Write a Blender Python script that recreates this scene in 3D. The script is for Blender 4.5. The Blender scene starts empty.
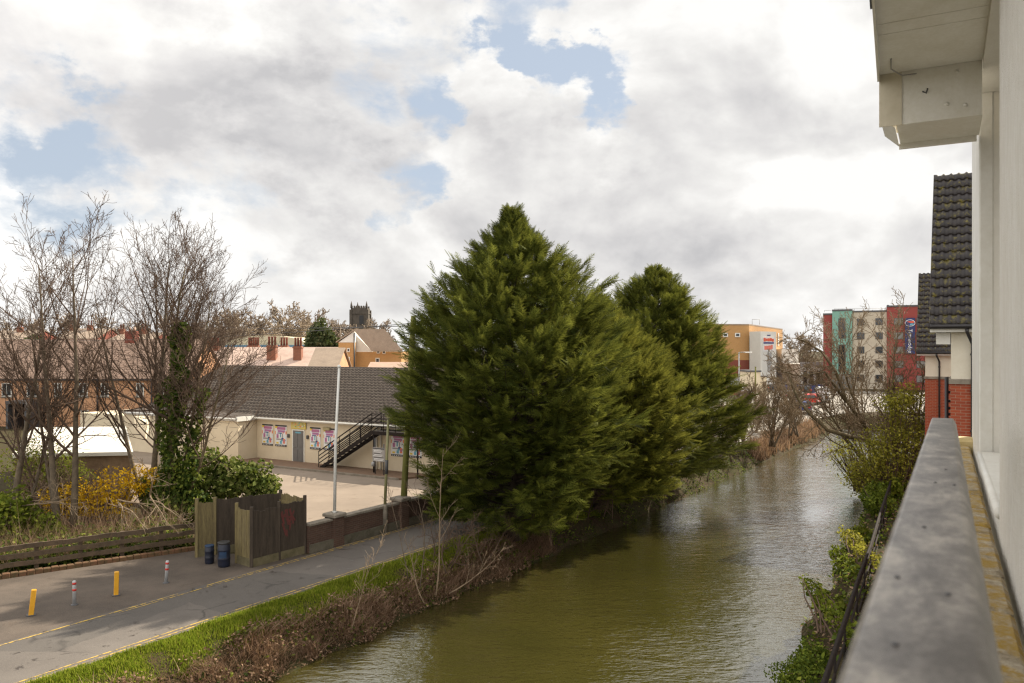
import bpy, math, random
import numpy as np
from mathutils import Vector, Matrix
R = math.radians
rng = np.random.default_rng(7)
random.seed(7)
sc = bpy.context.scene
COL = sc.collection
F = 796.0; CX = 512.0; CY = 350.0; EYE = 7.2
# ------------------------------------------------------------------ helpers
def P(px, py, d): return Vector(((px-CX)/F*d, d, EYE-(py-CY)/F*d))
def G(px, py, z=0.0):
    d = (EYE-z)*F/(py-CY); return Vector(((px-CX)/F*d, d, z))
AZ = R(32.5); SA, CA = math.sin(AZ), math.cos(AZ)
def W(u, v, z=0.0): return Vector((u*SA - v*CA, u*CA + v*SA, z))   # along / left of the canal
def UV(p): return (p[0]*SA+p[1]*CA, -p[0]*CA+p[1]*SA)

def tag(o, label=None, cat=None, group=None, kind=None):
    if label: o['label'] = label
    if cat: o['category'] = cat
    if group: o['group'] = group
    if kind: o['kind'] = kind
    return o
def thing(name, label, cat, loc=(0,0,0), rz=0.0, group=None):
    o = bpy.data.objects.new(name, None); COL.objects.link(o)
    o.location = loc; o.rotation_euler = (0,0,rz); o.empty_display_size = .2
    return tag(o, label, cat, group)
def link(name, me, mat, parent=None, loc=None, rz=0.0):
    if not isinstance(mat, (list, tuple)): mat = [mat]
    for m in mat: me.materials.append(m)
    o = bpy.data.objects.new(name, me); COL.objects.link(o)
    if parent: o.parent = parent
    if loc is not None: o.location = loc
    o.rotation_euler = (0,0,rz)
    return o
def np_mesh(name, v, f, mi=None, smooth=False):
    """v (N,3); f (M,k) with one k"""
    me = bpy.data.meshes.new(name)
    v = np.asarray(v, np.float32); f = np.asarray(f, np.int32)
    M, k = f.shape
    me.vertices.add(len(v)); me.vertices.foreach_set('co', v.ravel())
    me.loops.add(M*k); me.loops.foreach_set('vertex_index', f.ravel())
    me.polygons.add(M); me.polygons.foreach_set('loop_start', np.arange(0, M*k, k, dtype=np.int32))
    if mi is not None: me.polygons.foreach_set('material_index', np.asarray(mi, np.int32))
    if smooth: me.polygons.foreach_set('use_smooth', np.ones(M, bool))
    me.update(calc_edges=True); me.validate()
    return me
class MB:
    def __init__(s): s.v=[]; s.f=[]; s.mi=[]; s.sm=[]
    def add(s, vs, fs, mi=0, smooth=False):
        n=len(s.v); s.v.extend([tuple(x) for x in vs])
        for f in fs: s.f.append([i+n for i in f]); s.mi.append(mi); s.sm.append(smooth)
        return s
    def box(s, x0,y0,z0, x1,y1,z1, mi=0, M=None):
        vs=[Vector(p) for p in ((x0,y0,z0),(x1,y0,z0),(x1,y1,z0),(x0,y1,z0),(x0,y0,z1),(x1,y0,z1),(x1,y1,z1),(x0,y1,z1))]
        if M is not None: vs=[M@p for p in vs]
        return s.add(vs,[(0,3,2,1),(4,5,6,7),(0,1,5,4),(1,2,6,5),(2,3,7,6),(3,0,4,7)],mi)
    def bbox(s, x0,y0,z0,x1,y1,z1,b=.01,mi=0,M=None):
        """box with bevelled vertical and top edges"""
        def ring(i,z): return [(x0+i+b,y0+i,z),(x1-i-b,y0+i,z),(x1-i,y0+i+b,z),(x1-i,y1-i-b,z),(x1-i-b,y1-i,z),(x0+i+b,y1-i,z),(x0+i,y1-i-b,z),(x0+i,y0+i+b,z)]
        vs=ring(0,z0)+ring(0,z1-b)+ring(b,z1)
        if M is not None: vs=[M@Vector(p) for p in vs]
        fs=[tuple(range(7,-1,-1)),tuple(range(16,24))]
        for k in (0,8):
            for i in range(8): j=(i+1)%8; fs.append((k+i,k+j,k+8+j,k+8+i))
        return s.add(vs,fs,mi)
    def prism(s, pts, z0, z1, mi=0):
        n=len(pts)
        vs=[(p[0],p[1],z0) for p in pts]+[(p[0],p[1],z1) for p in pts]
        fs=[tuple(range(n-1,-1,-1)),tuple(range(n,2*n))]+[(i,(i+1)%n,n+(i+1)%n,n+i) for i in range(n)]
        return s.add(vs,fs,mi)
    def extr(s, pts, d, mi=0):
        """polygon of 3-D points extruded by vector d"""
        n=len(pts); d=Vector(d); pts=[Vector(p) for p in pts]
        vs=pts+[p+d for p in pts]
        fs=[tuple(range(n-1,-1,-1)),tuple(range(n,2*n))]+[(i,(i+1)%n,n+(i+1)%n,n+i) for i in range(n)]
        return s.add(vs,fs,mi)
    def tube(s, pts, rs, n=6, cap=True, mi=0, smooth=True):
        pts=[Vector(p) for p in pts]
        if not isinstance(rs,(list,tuple)): rs=[rs]*len(pts)
        base=len(s.v); vs=[]; fs=[]
        ref=None
        for i,p in enumerate(pts):
            t=(pts[min(i+1,len(pts)-1)]-pts[max(i-1,0)])
            if t.length<1e-9: t=Vector((0,0,1))
            t.normalize()
            if ref is None: ref=Vector((1,0,0)) if abs(t.x)<.8 else Vector((0,1,0))
            a=(ref-t*ref.dot(t)).normalized(); b=t.cross(a); ref=a
            for k in range(n):
                c=2*math.pi*k/n; vs.append(p+(a*math.cos(c)+b*math.sin(c))*rs[i])
        for i in range(len(pts)-1):
            for k in range(n):
                k2=(k+1)%n; fs.append((i*n+k,i*n+k2,(i+1)*n+k2,(i+1)*n+k))
        if cap:
            fs.append(tuple(range(n-1,-1,-1))); fs.append(tuple((len(pts)-1)*n+k for k in range(n)))
        return s.add(vs,fs,mi,smooth)
    def lathe(s, prof, n=16, c=(0,0), mi=0):
        vs=[]; fs=[]
        for r,z in prof:
            for k in range(n): a=2*math.pi*k/n; vs.append((c[0]+r*math.cos(a),c[1]+r*math.sin(a),z))
        for i in range(len(prof)-1):
            for k in range(n): k2=(k+1)%n; fs.append((i*n+k,i*n+k2,(i+1)*n+k2,(i+1)*n+k))
        fs.append(tuple(range(n-1,-1,-1))); fs.append(tuple((len(prof)-1)*n+k for k in range(n)))
        return s.add(vs,fs,mi,True)
    def build(s, name, mat, parent=None, loc=None, rz=0.0, world=False):
        me=bpy.data.meshes.new(name); me.from_pydata([tuple(p) for p in s.v],[],s.f)
        me.polygons.foreach_set('material_index', s.mi); me.polygons.foreach_set('use_smooth', s.sm)
        me.update(); 
        return link(name, me, mat, parent, loc, rz)
# ------------------------------------------------------------------ materials
class NT:
    def __init__(s, nt): s.nt=nt
    def n(s, t, **kw):
        x=s.nt.nodes.new(t)
        for k,v in kw.items():
            if k.startswith('i_'):
                key=k[2:]; key=int(key) if key.isdigit() else key.replace('_',' ')
                x.inputs[key].default_value=v
            else: setattr(x,k,v)
        return x
    def l(s,a,b): s.nt.links.new(a,b)
    def ramp(s, fac, stops, interp='LINEAR'):
        x=s.nt.nodes.new('ShaderNodeValToRGB'); x.color_ramp.interpolation=interp
        e=x.color_ramp.elements
        while len(e)<len(stops): e.new(.5)
        for k,(p,c) in enumerate(stops):
            e[k].position=p; e[k].color=(c,c,c,1) if isinstance(c,(int,float)) else (*c[:3],1)
        s.l(fac,x.inputs[0]); return x.outputs[0]
    def math(s, op, a, b=None, c=None, clamp=False):
        x=s.nt.nodes.new('ShaderNodeMath'); x.operation=op; x.use_clamp=clamp
        for i,q in enumerate((a,b,c)):
            if q is None: continue
            if isinstance(q,(int,float)): x.inputs[i].default_value=q
            else: s.l(q,x.inputs[i])
        return x.outputs[0]
    def mix(s, fac, a, b, blend='MIX'):
        x=s.nt.nodes.new('ShaderNodeMix'); x.data_type='RGBA'; x.blend_type=blend
        for q,i in ((fac,0),(a,6),(b,7)):
            if isinstance(q,(int,float)): x.inputs[i].default_value=q
            elif isinstance(q,(tuple,list)): x.inputs[i].default_value=(*q[:3],1)
            else: s.l(q,x.inputs[i])
        return x.outputs[2]
    def noise(s, vec, scale, detail=5, rough=.6, dist=0):
        x=s.n('ShaderNodeTexNoise'); x.inputs['Scale'].default_value=scale; x.inputs['Detail'].default_value=detail
        x.inputs['Roughness'].default_value=rough; x.inputs['Distortion'].default_value=dist
        if vec is not None: s.l(vec,x.inputs['Vector'])
        return x.outputs['Fac']
def newmat(name):
    m=bpy.data.materials.new(name); m.use_nodes=True; nt=m.node_tree; nt.nodes.clear()
    t=NT(nt); out=t.n('ShaderNodeOutputMaterial'); b=t.n('ShaderNodeBsdfPrincipled'); t.l(b.outputs[0],out.inputs[0])
    return m,t,b,out
def coords(t): return t.n('ShaderNodeTexCoord').outputs['Object']
def M_(name, c1, c2=None, scale=3.0, rough=.7, bump=0.0, bscale=40, metal=0.0, fine=.25, spec=.5, stretch=None):
    """two-tone weathered surface"""
    m,t,b,out=newmat(name); co=coords(t)
    if stretch:
        mp=t.n('ShaderNodeMapping'); mp.inputs['Scale'].default_value=stretch; t.l(co,mp.inputs[0]); co=mp.outputs[0]
    if c2 is None: c2=tuple(x*.78 for x in c1)
    n1=t.noise(co,scale,6,.65); n2=t.noise(co,scale*9,4,.6)
    f=t.math('ADD',t.math('MULTIPLY',n1,1-fine),t.math('MULTIPLY',n2,fine))
    t.l(t.ramp(f,[(.36,c2),(.64,c1)]),b.inputs['Base Color'])
    b.inputs['Roughness'].default_value=rough; b.inputs['Metallic'].default_value=metal
    b.inputs['Specular IOR Level'].default_value=spec
    if bump:
        bp=t.n('ShaderNodeBump'); bp.inputs['Strength'].default_value=bump; bp.inputs['Distance'].default_value=.02
        t.l(t.noise(co,bscale,4),bp.inputs['Height']); t.l(bp.outputs[0],b.inputs['Normal'])
    return m
def M_brick(name, c1, c2, mortar, bw=.225, bh=.075, var=.35):
    m,t,b,out=newmat(name); co=coords(t)
    sp=t.n('ShaderNodeSeparateXYZ'); t.l(co,sp.inputs[0])
    cb=t.n('ShaderNodeCombineXYZ'); t.l(t.math('ADD',sp.outputs[0],sp.outputs[1]),cb.inputs[0]); t.l(sp.outputs[2],cb.inputs[1])
    br=t.n('ShaderNodeTexBrick'); t.l(cb.outputs[0],br.inputs['Vector'])
    br.inputs['Scale'].default_value=1; br.inputs['Brick Width'].default_value=bw; br.inputs['Row Height'].default_value=bh
    br.inputs['Mortar Size'].default_value=.006; br.inputs['Bias'].default_value=-.1
    br.inputs['Color1'].default_value=(*c1,1); br.inputs['Color2'].default_value=(*c2,1); br.inputs['Mortar'].default_value=(*mortar,1)
    n=t.noise(co,.7,6,.7)
    col=t.mix(t.ramp(n,[(.35,var),(.65,0.0)]),br.outputs[0],tuple(x*.45 for x in c1))
    t.l(col,b.inputs['Base Color']); b.inputs['Roughness'].default_value=.85
    bp=t.n('ShaderNodeBump'); bp.inputs['Strength'].default_value=.4; bp.inputs['Distance'].default_value=.01
    t.l(t.math('SUBTRACT',1.0,br.outputs[1]),bp.inputs['Height']); t.l(bp.outputs[0],b.inputs['Normal'])
    return m
def M_leaf(name, stops, trans=.25, rough=.55, tcol=None, vary=0):
    """foliage: colour differs leaf by leaf (mesh island)"""
    m,t,b,out=newmat(name)
    g=t.n('ShaderNodeNewGeometry'); 
    col=t.ramp(g.outputs['Random Per Island'],stops)
    if vary:
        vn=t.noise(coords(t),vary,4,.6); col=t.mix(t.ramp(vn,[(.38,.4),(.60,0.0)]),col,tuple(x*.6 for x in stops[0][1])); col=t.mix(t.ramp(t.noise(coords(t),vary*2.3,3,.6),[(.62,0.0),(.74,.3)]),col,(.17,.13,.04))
    t.l(col,b.inputs['Base Color']); b.inputs['Roughness'].default_value=rough; b.inputs['Specular IOR Level'].default_value=.08; b.inputs['Roughness'].default_value=max(rough,.65)
    if trans:
        tr=t.n('ShaderNodeBsdfTranslucent'); t.l(t.mix(.5,col,tcol or (.25,.3,.03)),tr.inputs[0])
        mx=t.n('ShaderNodeMixShader'); mx.inputs[0].default_value=trans
        t.l(b.outputs[0],mx.inputs[1]); t.l(tr.outputs[0],mx.inputs[2]); t.l(mx.outputs[0],out.inputs[0])
    return m
def M_tile(name, c1, c2, moss=None, mossamt=.5, rough=.6, fleck=0.0):
    m,t,b,out=newmat(name); co=coords(t)
    g=t.n('ShaderNodeNewGeometry')
    n=t.noise(co,1.2,6,.7); n2=t.noise(co,9,4,.6)
    base=t.mix(t.ramp(n2,[(.35,0.0),(.65,1.0)]),c1,c2)
    base=t.mix(t.ramp(n,[(.4,0.0),(.7,.5)]),base,tuple(x*.6 for x in c1))
    fl=t.noise(co,3.2,3,.6); base=t.mix(t.ramp(fl,[(.56,0.0),(.66,fleck)]),base,tuple(min(1,x*2.6) for x in c2))
    if moss:
        mn=t.noise(co,5,6,.75); base=t.mix(t.ramp(mn,[(.60-.12*mossamt,0.0),(.72-.1*mossamt,1.0)]),base,moss)
    t.l(base,b.inputs['Base Color']); b.inputs['Roughness'].default_value=rough
    return m
def M_glass(name, c=(.02,.025,.03), rough=.08):
    m,t,b,out=newmat(name); b.inputs['Base Color'].default_value=(*c,1); b.inputs['Roughness'].default_value=rough
    b.inputs['Specular IOR Level'].default_value=.7
    return m
exec_mats = {}
K = exec_mats
K['white_paint']=M_('white paint',(.78,.77,.73),(.66,.64,.58),2.5,.5)
K['upvc']=M_('white plastic trim',(.84,.82,.76),(.72,.69,.60),3.0,.45,fine=.35)
K['cream']=M_('cream render',(.74,.64,.47),(.66,.56,.40),1.0,.85)
K['cream_pale']=M_('pale cream render',(.72,.67,.56),(.64,.58,.46),1.5,.85,bump=.2)
K['render']=M_('rough white render',(.88,.855,.80),(.76,.72,.64),2.2,.9,bump=.9,bscale=160,fine=.5,stretch=(1,1,.35))
K['reveal']=M_('smooth grey white render',(.80,.78,.72),(.72,.69,.63),2.0,.9,bump=.3,bscale=200)
K['orange_brick']=M_brick('orange brick',(.68,.34,.17),(.56,.27,.13),(.56,.46,.34))
K['red_brick']=M_brick('red brick',(.36,.070,.026),(.27,.048,.02),(.34,.22,.15),var=.15)
K['brown_brick']=M_brick('brown brick',(.13,.07,.048),(.09,.05,.035),(.15,.12,.09),var=.6)
K['buff_brick']=M_brick('golden brick',(.52,.28,.10),(.46,.24,.085),(.45,.33,.18),var=.15)
K['dark_red_brick']=M_brick('dark red brick',(.25,.06,.035),(.2,.05,.03),(.2,.1,.08),var=.2)
K['red_pot']=M_('terracotta pot',(.24,.075,.05),(.15,.05,.035),4,.8)
K['stack_brick']=M_brick('sooty red brick',(.30,.11,.06),(.22,.08,.05),(.25,.18,.13),var=.3)
K['stone']=M_('dark church stone',(.13,.11,.09),(.075,.063,.052),.6,.9)
K['coping']=M_('stone coping',(.30,.26,.21),(.17,.145,.11),3,.9,bump=.3)
K['plinth']=M_('stained concrete',(.17,.15,.11),(.08,.07,.045),2.5,.9,bump=.3)
K['hall_tile']=M_tile('grey brown concrete tile',(.046,.034,.026),(.092,.070,.054),rough=.85,fleck=.3)
K['dark_tile']=M_tile('dark brown roof tile',(.018,.014,.015),(.038,.030,.030),moss=(.17,.14,.02),mossamt=.62,rough=.5)
K['tan_tile']=M_tile('tan pink roof tile',(.42,.28,.205),(.50,.34,.25))
K['pink_tile']=M_tile('pale pink roof tile',(.50,.36,.29),(.60,.45,.37))
K['brown_tile']=M_tile('brown roof tile',(.30,.225,.165),(.37,.285,.21))
K['asphalt']=None
K['black_steel']=M_('black painted steel',(.016,.014,.013),(.03,.021,.017),6,.85,spec=.2)
K['black_plastic']=M_('black plastic pipe',(.018,.016,.018),(.03,.026,.028),4,.35)
K['galv']=M_('galvanised grey steel',(.50,.51,.52),(.36,.37,.38),9,.5,metal=.1)
K['pole_white']=M_('white pole paint',(.74,.74,.72),(.66,.65,.6),4,.4)
K['pole_green']=M_('algae stained grey pole',(.30,.29,.16),(.20,.19,.07),3,.6,stretch=(1,1,.3))
K['wood_green']=M_('algae green timber pole',(.20,.20,.045),(.11,.11,.025),2.5,.85,stretch=(2,2,.25))
K['timber_dark']=M_('weathered brown fence timber',(.085,.063,.044),(.034,.025,.017),3,.9,bump=.4,stretch=(3,3,.35),fine=.4)
K['timber_green']=M_('yellow green fence timber',(.25,.20,.085),(.10,.075,.038),2.2,.9,bump=.4,stretch=(3,3,.35),fine=.4)  # yellower and paler than the front and back boards
K['timber_rail']=M_('brown rail timber',(.125,.085,.052),(.06,.042,.024),4,.9,bump=.4,fine=.4)
K['concrete_gravel']=M_('gravel board concrete',(.19,.16,.09),(.10,.085,.04),3,.9,bump=.3)
K['paving']=M_('brown block paving',(.22,.135,.085),(.15,.095,.06),4,.9,bump=.2)
K['carpark']=None
K['yellow_paint']=M_('yellow post paint',(.80,.42,.03),(.70,.34,.02),6,.45)
K['red_band']=M_('red reflective band',(.62,.04,.03),(.5,.03,.02),8,.4)
K['blue_drum']=M_('dark blue plastic drum',(.010,.016,.040),(.012,.013,.020),6,.5)
K['blue_label']=M_('blue drum face',(.015,.05,.12),(.014,.03,.065),7,.5)
K['drum_black']=M_('black drum lid',(.02,.02,.022),(.035,.033,.03),5,.5)
K['door_grey']=M_('grey door paint',(.17,.165,.16),(.14,.135,.13),4,.5)
K['glass']=M_glass('dark window glass')
K['glass_pale']=M_glass('window glass with pale blinds',(.18,.18,.17),.15)
K['red_panel']=M_('red facade cladding',(.29,.046,.036),(.25,.038,.03),.4,.6)
K['teal_panel']=M_('teal facade cladding',(.20,.40,.33),(.17,.35,.29),.4,.55)
K['beige_panel']=M_('beige facade render',(.55,.48,.38),(.48,.42,.33),.5,.8)
K['navy']=M_('navy banner',(.02,.03,.13),(.018,.025,.11),1,.5)
K['shaded_clad']=M_('shaded white cladding',(.55,.54,.50),(.48,.47,.43),.6,.5)
K['white_clad']=M_('white cladding',(.76,.75,.71),(.70,.69,.65),.5,.5)
K['dark_grey']=M_('dark grey metal',(.09,.09,.095),(.07,.07,.075),1,.5)
K['light_grey']=M_('light grey metal',(.38,.38,.38),(.30,.30,.30),1,.5)
K['print_red']=M_('red print',(.72,.10,.05),(.68,.14,.07),3,.5)
K['print_pink']=M_('pale red print',(.78,.22,.17),(.75,.2,.15),3,.5)
K['print_blue']=M_('blue print',(.03,.04,.20),(.02,.03,.16),3,.5)
K['print_white']=M_('white print',(.80,.80,.80),(.74,.74,.74),3,.5)
K['print_magenta']=M_('magenta print',(.48,.14,.27),(.42,.18,.33),3,.5)
K['print_yellow']=M_('yellow print',(.78,.60,.06),(.7,.5,.05),3,.5)
K['print_orange']=M_('orange print',(.80,.28,.06),(.8,.2,.12),3,.5)
K['print_cyan']=M_('cyan print',(.16,.45,.55),(.12,.32,.45),3,.5)
K['print_black']=M_('black print',(.03,.03,.035),(.02,.02,.022),3,.5)
K['print_grey']=M_('grey print',(.36,.34,.32),(.28,.27,.26),8,.5)
K['print_green']=M_('green print',(.30,.45,.16),(.2,.38,.14),3,.5)
K['bark']=M_('grey brown bark',(.19,.145,.095),(.085,.065,.045),5,.9,bump=.5,bscale=20)
K['twig']=M_('brown twigs',(.135,.085,.055),(.085,.055,.037),3,.9)
K['twig_pale']=M_('pale dead twigs',(.29,.215,.14),(.19,.135,.085),3,.9)
K['bark_olive']=M_('olive tinted bark',(.16,.125,.06),(.085,.065,.035),5,.9)
K['conifer_bark']=M_('dark conifer bark',(.07,.05,.035),(.035,.025,.018),5,.9)
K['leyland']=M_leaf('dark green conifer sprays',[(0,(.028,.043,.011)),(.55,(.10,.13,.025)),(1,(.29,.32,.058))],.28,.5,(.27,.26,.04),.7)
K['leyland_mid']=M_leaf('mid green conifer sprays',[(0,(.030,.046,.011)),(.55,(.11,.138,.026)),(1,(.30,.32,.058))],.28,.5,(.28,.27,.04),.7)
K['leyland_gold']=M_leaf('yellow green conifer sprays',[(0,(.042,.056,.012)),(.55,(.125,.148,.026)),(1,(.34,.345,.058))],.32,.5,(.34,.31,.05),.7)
K['ivy']=M_leaf('dark glossy ivy',[(0,(.022,.042,.009)),(.6,(.065,.10,.018)),(1,(.24,.27,.05))],.25,.4)
K['laurel']=M_leaf('laurel leaves',[(0,(.03,.05,.01)),(.5,(.09,.12,.025)),(1,(.27,.28,.09))],.25,.4)
K['bramble']=M_leaf('fresh bramble leaves',[(0,(.06,.085,.012)),(.6,(.14,.175,.02)),(1,(.27,.29,.04))],.3,.45)
K['yellowgreen']=M_leaf('yellow green leaves',[(0,(.06,.08,.012)),(.5,(.13,.15,.02)),(1,(.24,.24,.03))],.3,.5)
K['olive_leaf']=M_leaf('sparse olive spring leaves',[(0,(.12,.12,.025)),(.5,(.26,.25,.038)),(1,(.42,.39,.06))],.40,.5,(.4,.38,.05))
K['far_twig']=M_('grey brown far twigs',(.34,.27,.20),(.24,.185,.135),.5,.9)
K['twig_olive']=M_('olive brown twigs',(.24,.17,.10),(.16,.115,.065),2,.9)
K['forsythia']=M_leaf('golden forsythia petals',[(0,(.30,.17,.01)),(.5,(.55,.33,.012)),(1,(.70,.48,.03))],.3,.5,(.8,.5,.02))
K['grass']=M_leaf('fresh grass blades',[(0,(.10,.135,.014)),(.5,(.23,.265,.024)),(1,(.38,.37,.06))],.42,.5,(.25,.4,.03))
K['dead']=M_leaf('dry brown stems',[(0,(.13,.078,.048)),(.5,(.29,.185,.118)),(1,(.46,.32,.22))],.3,.8,(.3,.2,.1))
K['evergreen_far']=M_leaf('distant evergreen leaves',[(0,(.03,.045,.02)),(.6,(.07,.09,.035)),(1,(.16,.17,.09))],.15,.6)
K['juniper']=M_leaf('fine yellow green foliage',[(0,(.045,.07,.012)),(.5,(.10,.14,.018)),(1,(.20,.23,.03))],.3,.5)
def ground_mats():
    # asphalt with damp stains, wear and leaf litter
    m,t,b,out=newmat('worn asphalt'); co=coords(t)
    n1=t.noise(co,.45,6,.6); n2=t.noise(co,60,3,.7); n3=t.noise(co,2.2,6,.7,.6)
    c=t.mix(t.ramp(n1,[(.35,0.0),(.65,1.0)]),(.090,.078,.068),(.132,.116,.101))
    c=t.mix(t.math('MULTIPLY',t.ramp(n2,[(.42,0.0),(.7,1.0)]),.35),c,(.26,.22,.185))
    vo=t.n('ShaderNodeTexVoronoi',feature='DISTANCE_TO_EDGE'); vo.inputs['Scale'].default_value=.42
    wn=t.n('ShaderNodeTexNoise'); wn.inputs['Scale'].default_value=1.5; wn.inputs['Detail'].default_value=5; t.l(co,wn.inputs['Vector'])
    wp=t.mix(.25,co,wn.outputs['Color']); t.l(wp,vo.inputs['Vector'])
    ck=t.math('MULTIPLY',t.ramp(vo.outputs['Distance'],[(.0,1.0),(.012,0.0)]),t.ramp(t.noise(co,.8,3),[(.48,0.0),(.58,.7)]))
    c=t.mix(ck,c,(.025,.02,.016))
    vp=t.n('ShaderNodeTexVoronoi'); vp.inputs['Scale'].default_value=.30; t.l(wp,vp.inputs['Vector'])
    c=t.mix(t.ramp(vp.outputs['Color'],[(.25,.35),(.3,0.0)]),c,(.05,.047,.043))
    st=t.ramp(n3,[(.60,0.0),(.64,1.0)]); c=t.mix(t.math('MULTIPLY',st,.8),c,(.035,.025,.018))
    t.l(c,b.inputs['Base Color']); t.l(t.ramp(st,[(0,.8),(1,.35)]),b.inputs['Roughness'])
    bp=t.n('ShaderNodeBump'); bp.inputs['Strength'].default_value=.35; bp.inputs['Distance'].default_value=.01
    t.l(n2,bp.inputs['Height']); t.l(bp.outputs[0],b.inputs['Normal']); K['asphalt']=m
    m,t,b,out=newmat('brown dusty asphalt'); co=coords(t)
    n1=t.noise(co,.6,6,.65); n2=t.noise(co,50,3,.7); n3=t.noise(co,1.4,6,.75,.8)
    c=t.mix(t.ramp(n1,[(.35,0.0),(.65,1.0)]),(.055,.043,.034),(.105,.082,.064))
    c=t.mix(t.math('MULTIPLY',t.ramp(n2,[(.45,0.0),(.7,1.0)]),.3),c,(.25,.19,.14))
    c=t.mix(t.ramp(n3,[(.6,0.0),(.72,.75)]),c,(.055,.035,.022))
    t.l(c,b.inputs['Base Color']); b.inputs['Roughness'].default_value=.85
    bp=t.n('ShaderNodeBump'); bp.inputs['Strength'].default_value=.3; bp.inputs['Distance'].default_value=.01
    t.l(n2,bp.inputs['Height']); t.l(bp.outputs[0],b.inputs['Normal']); K['forecourt']=m
    m,t,b,out=newmat('pale car park surface'); co=coords(t)
    n1=t.noise(co,.35,6,.65); n3=t.noise(co,1.1,6,.75,.5); n2=t.noise(co,40,3,.7)
    c=t.mix(t.ramp(n1,[(.35,0.0),(.65,1.0)]),(.215,.17,.13),(.285,.228,.177))
    c=t.mix(t.ramp(n3,[(.58,0.0),(.68,.6)]),c,(.13,.09,.06))
    c=t.mix(t.math('MULTIPLY',n2,.25),c,(.25,.19,.14))
    t.l(c,b.inputs['Base Color']); b.inputs['Roughness'].default_value=.9; K['carpark']=m
    m,t,b,out=newmat('yellow road line'); co=coords(t)
    n=t.noise(co,5,6,.75); w=t.ramp(n,[(.44,0.0),(.56,1.0)])
    t.l(t.mix(w,(.13,.105,.085),(.55,.36,.06)),b.inputs['Base Color']); b.inputs['Roughness'].default_value=.7; K['line']=m
    m,t,b,out=newmat('earth and leaf litter'); co=coords(t)
    n1=t.noise(co,.5,6,.7); n2=t.noise(co,9,5,.7)
    c=t.mix(t.ramp(n1,[(.4,0.0),(.62,1.0)]),(.045,.032,.02),(.048,.052,.02))
    c=t.mix(t.ramp(n2,[(.45,0.0),(.7,.8)]),c,(.10,.065,.035))
    b.inputs['Specular IOR Level'].default_value=.1; t.l(c,b.inputs['Base Color']); b.inputs['Roughness'].default_value=.95
    bp=t.n('ShaderNodeBump'); bp.inputs['Strength'].default_value=.6; bp.inputs['Distance'].default_value=.05
    t.l(n2,bp.inputs['Height']); t.l(bp.outputs[0],b.inputs['Normal']); K['earth']=m
    # turbid canal water: opaque olive body under a rippled reflecting surface
    m,t,b,out=newmat('turbid canal water'); co=coords(t)
    mp=t.n('ShaderNodeMapping'); mp.inputs['Rotation'].default_value=(0,0,R(20)); mp.inputs['Scale'].default_value=(1,2.6,1); t.l(co,mp.inputs[0])
    w1=t.noise(mp.outputs[0],2.3,2,.5,.5); w2=t.noise(mp.outputs[0],6.0,2,.5,.4); w3=t.noise(mp.outputs[0],.55,2,.5,.4); big=t.noise(co,.12,3,.5)
    h=t.math('ADD',t.math('ADD',t.math('MULTIPLY',w1,.62),t.math('MULTIPLY',w2,.20)),t.math('MULTIPLY',w3,.9))
    h=t.math('MULTIPLY',h,t.ramp(big,[(.35,.35),(.65,1.0)]))
    t.l(t.mix(t.ramp(big,[(.35,0.0),(.65,1.0)]),(.038,.035,.009),(.058,.050,.012)),b.inputs['Base Color'])
    b.inputs['Roughness'].default_value=.06; b.inputs['IOR'].default_value=1.5; b.inputs['Specular IOR Level'].default_value=.8; b.inputs['Coat Weight'].default_value=1.0; b.inputs['Coat Roughness'].default_value=.05; b.inputs['Coat IOR'].default_value=1.6
    bp=t.n('ShaderNodeBump'); bp.inputs['Strength'].default_value=1.0; bp.inputs['Distance'].default_value=.075
    t.l(h,bp.inputs['Height']); t.l(bp.outputs[0],b.inputs['Normal']); t.l(bp.outputs[0],b.inputs['Coat Normal']); K['water']=m
    # mossy stone ledge
    m,t,b,out=newmat('mossy stone ledge'); co=coords(t)
    n1=t.noise(co,3,6,.7); n2=t.noise(co,22,5,.7)
    c=t.mix(t.ramp(n2,[(.35,0.0),(.65,1.0)]),(.26,.21,.14),(.46,.40,.30))
    c=t.mix(t.ramp(t.noise(co,7,6,.75),[(.42,0.0),(.58,.9)]),c,(.34,.21,.02)); c=t.mix(t.ramp(n1,[(.55,0.0),(.66,.6)]),c,(.12,.09,.05))
    t.l(c,b.inputs['Base Color']); b.inputs['Roughness'].default_value=.95
    bp=t.n('ShaderNodeBump'); bp.inputs['Strength'].default_value=.8; bp.inputs['Distance'].default_value=.02
    t.l(n2,bp.inputs['Height']); t.l(bp.outputs[0],b.inputs['Normal']); K['ledge']=m
    # weathered rail
    m,t,b,out=newmat('weathered grey rail'); co=coords(t)
    mp=t.n('ShaderNodeMapping'); mp.inputs['Scale'].default_value=(.45,1,1); t.l(co,mp.inputs[0])
    n1=t.noise(mp.outputs[0],11,8,.72,.3); n2=t.noise(co,90,6,.75); n3=t.noise(co,170,2,.5)
    f=t.math('ADD',t.math('MULTIPLY',n1,.7),t.math('MULTIPLY',n2,.3))
    c=t.ramp(f,[(.41,(.085,.075,.068)),(.5,(.185,.167,.152)),(.61,(.42,.38,.33))])
    c=t.mix(t.ramp(n3,[(.72,0.0),(.76,.9)]),c,(.03,.027,.025))
    t.l(c,b.inputs['Base Color']); b.inputs['Roughness'].default_value=.33
    bp=t.n('ShaderNodeBump'); bp.inputs['Strength'].default_value=.12; bp.inputs['Distance'].default_value=.004
    t.l(n2,bp.inputs['Height']); t.l(bp.outputs[0],b.inputs['Normal']); K['rail']=m
ground_mats()
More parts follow.
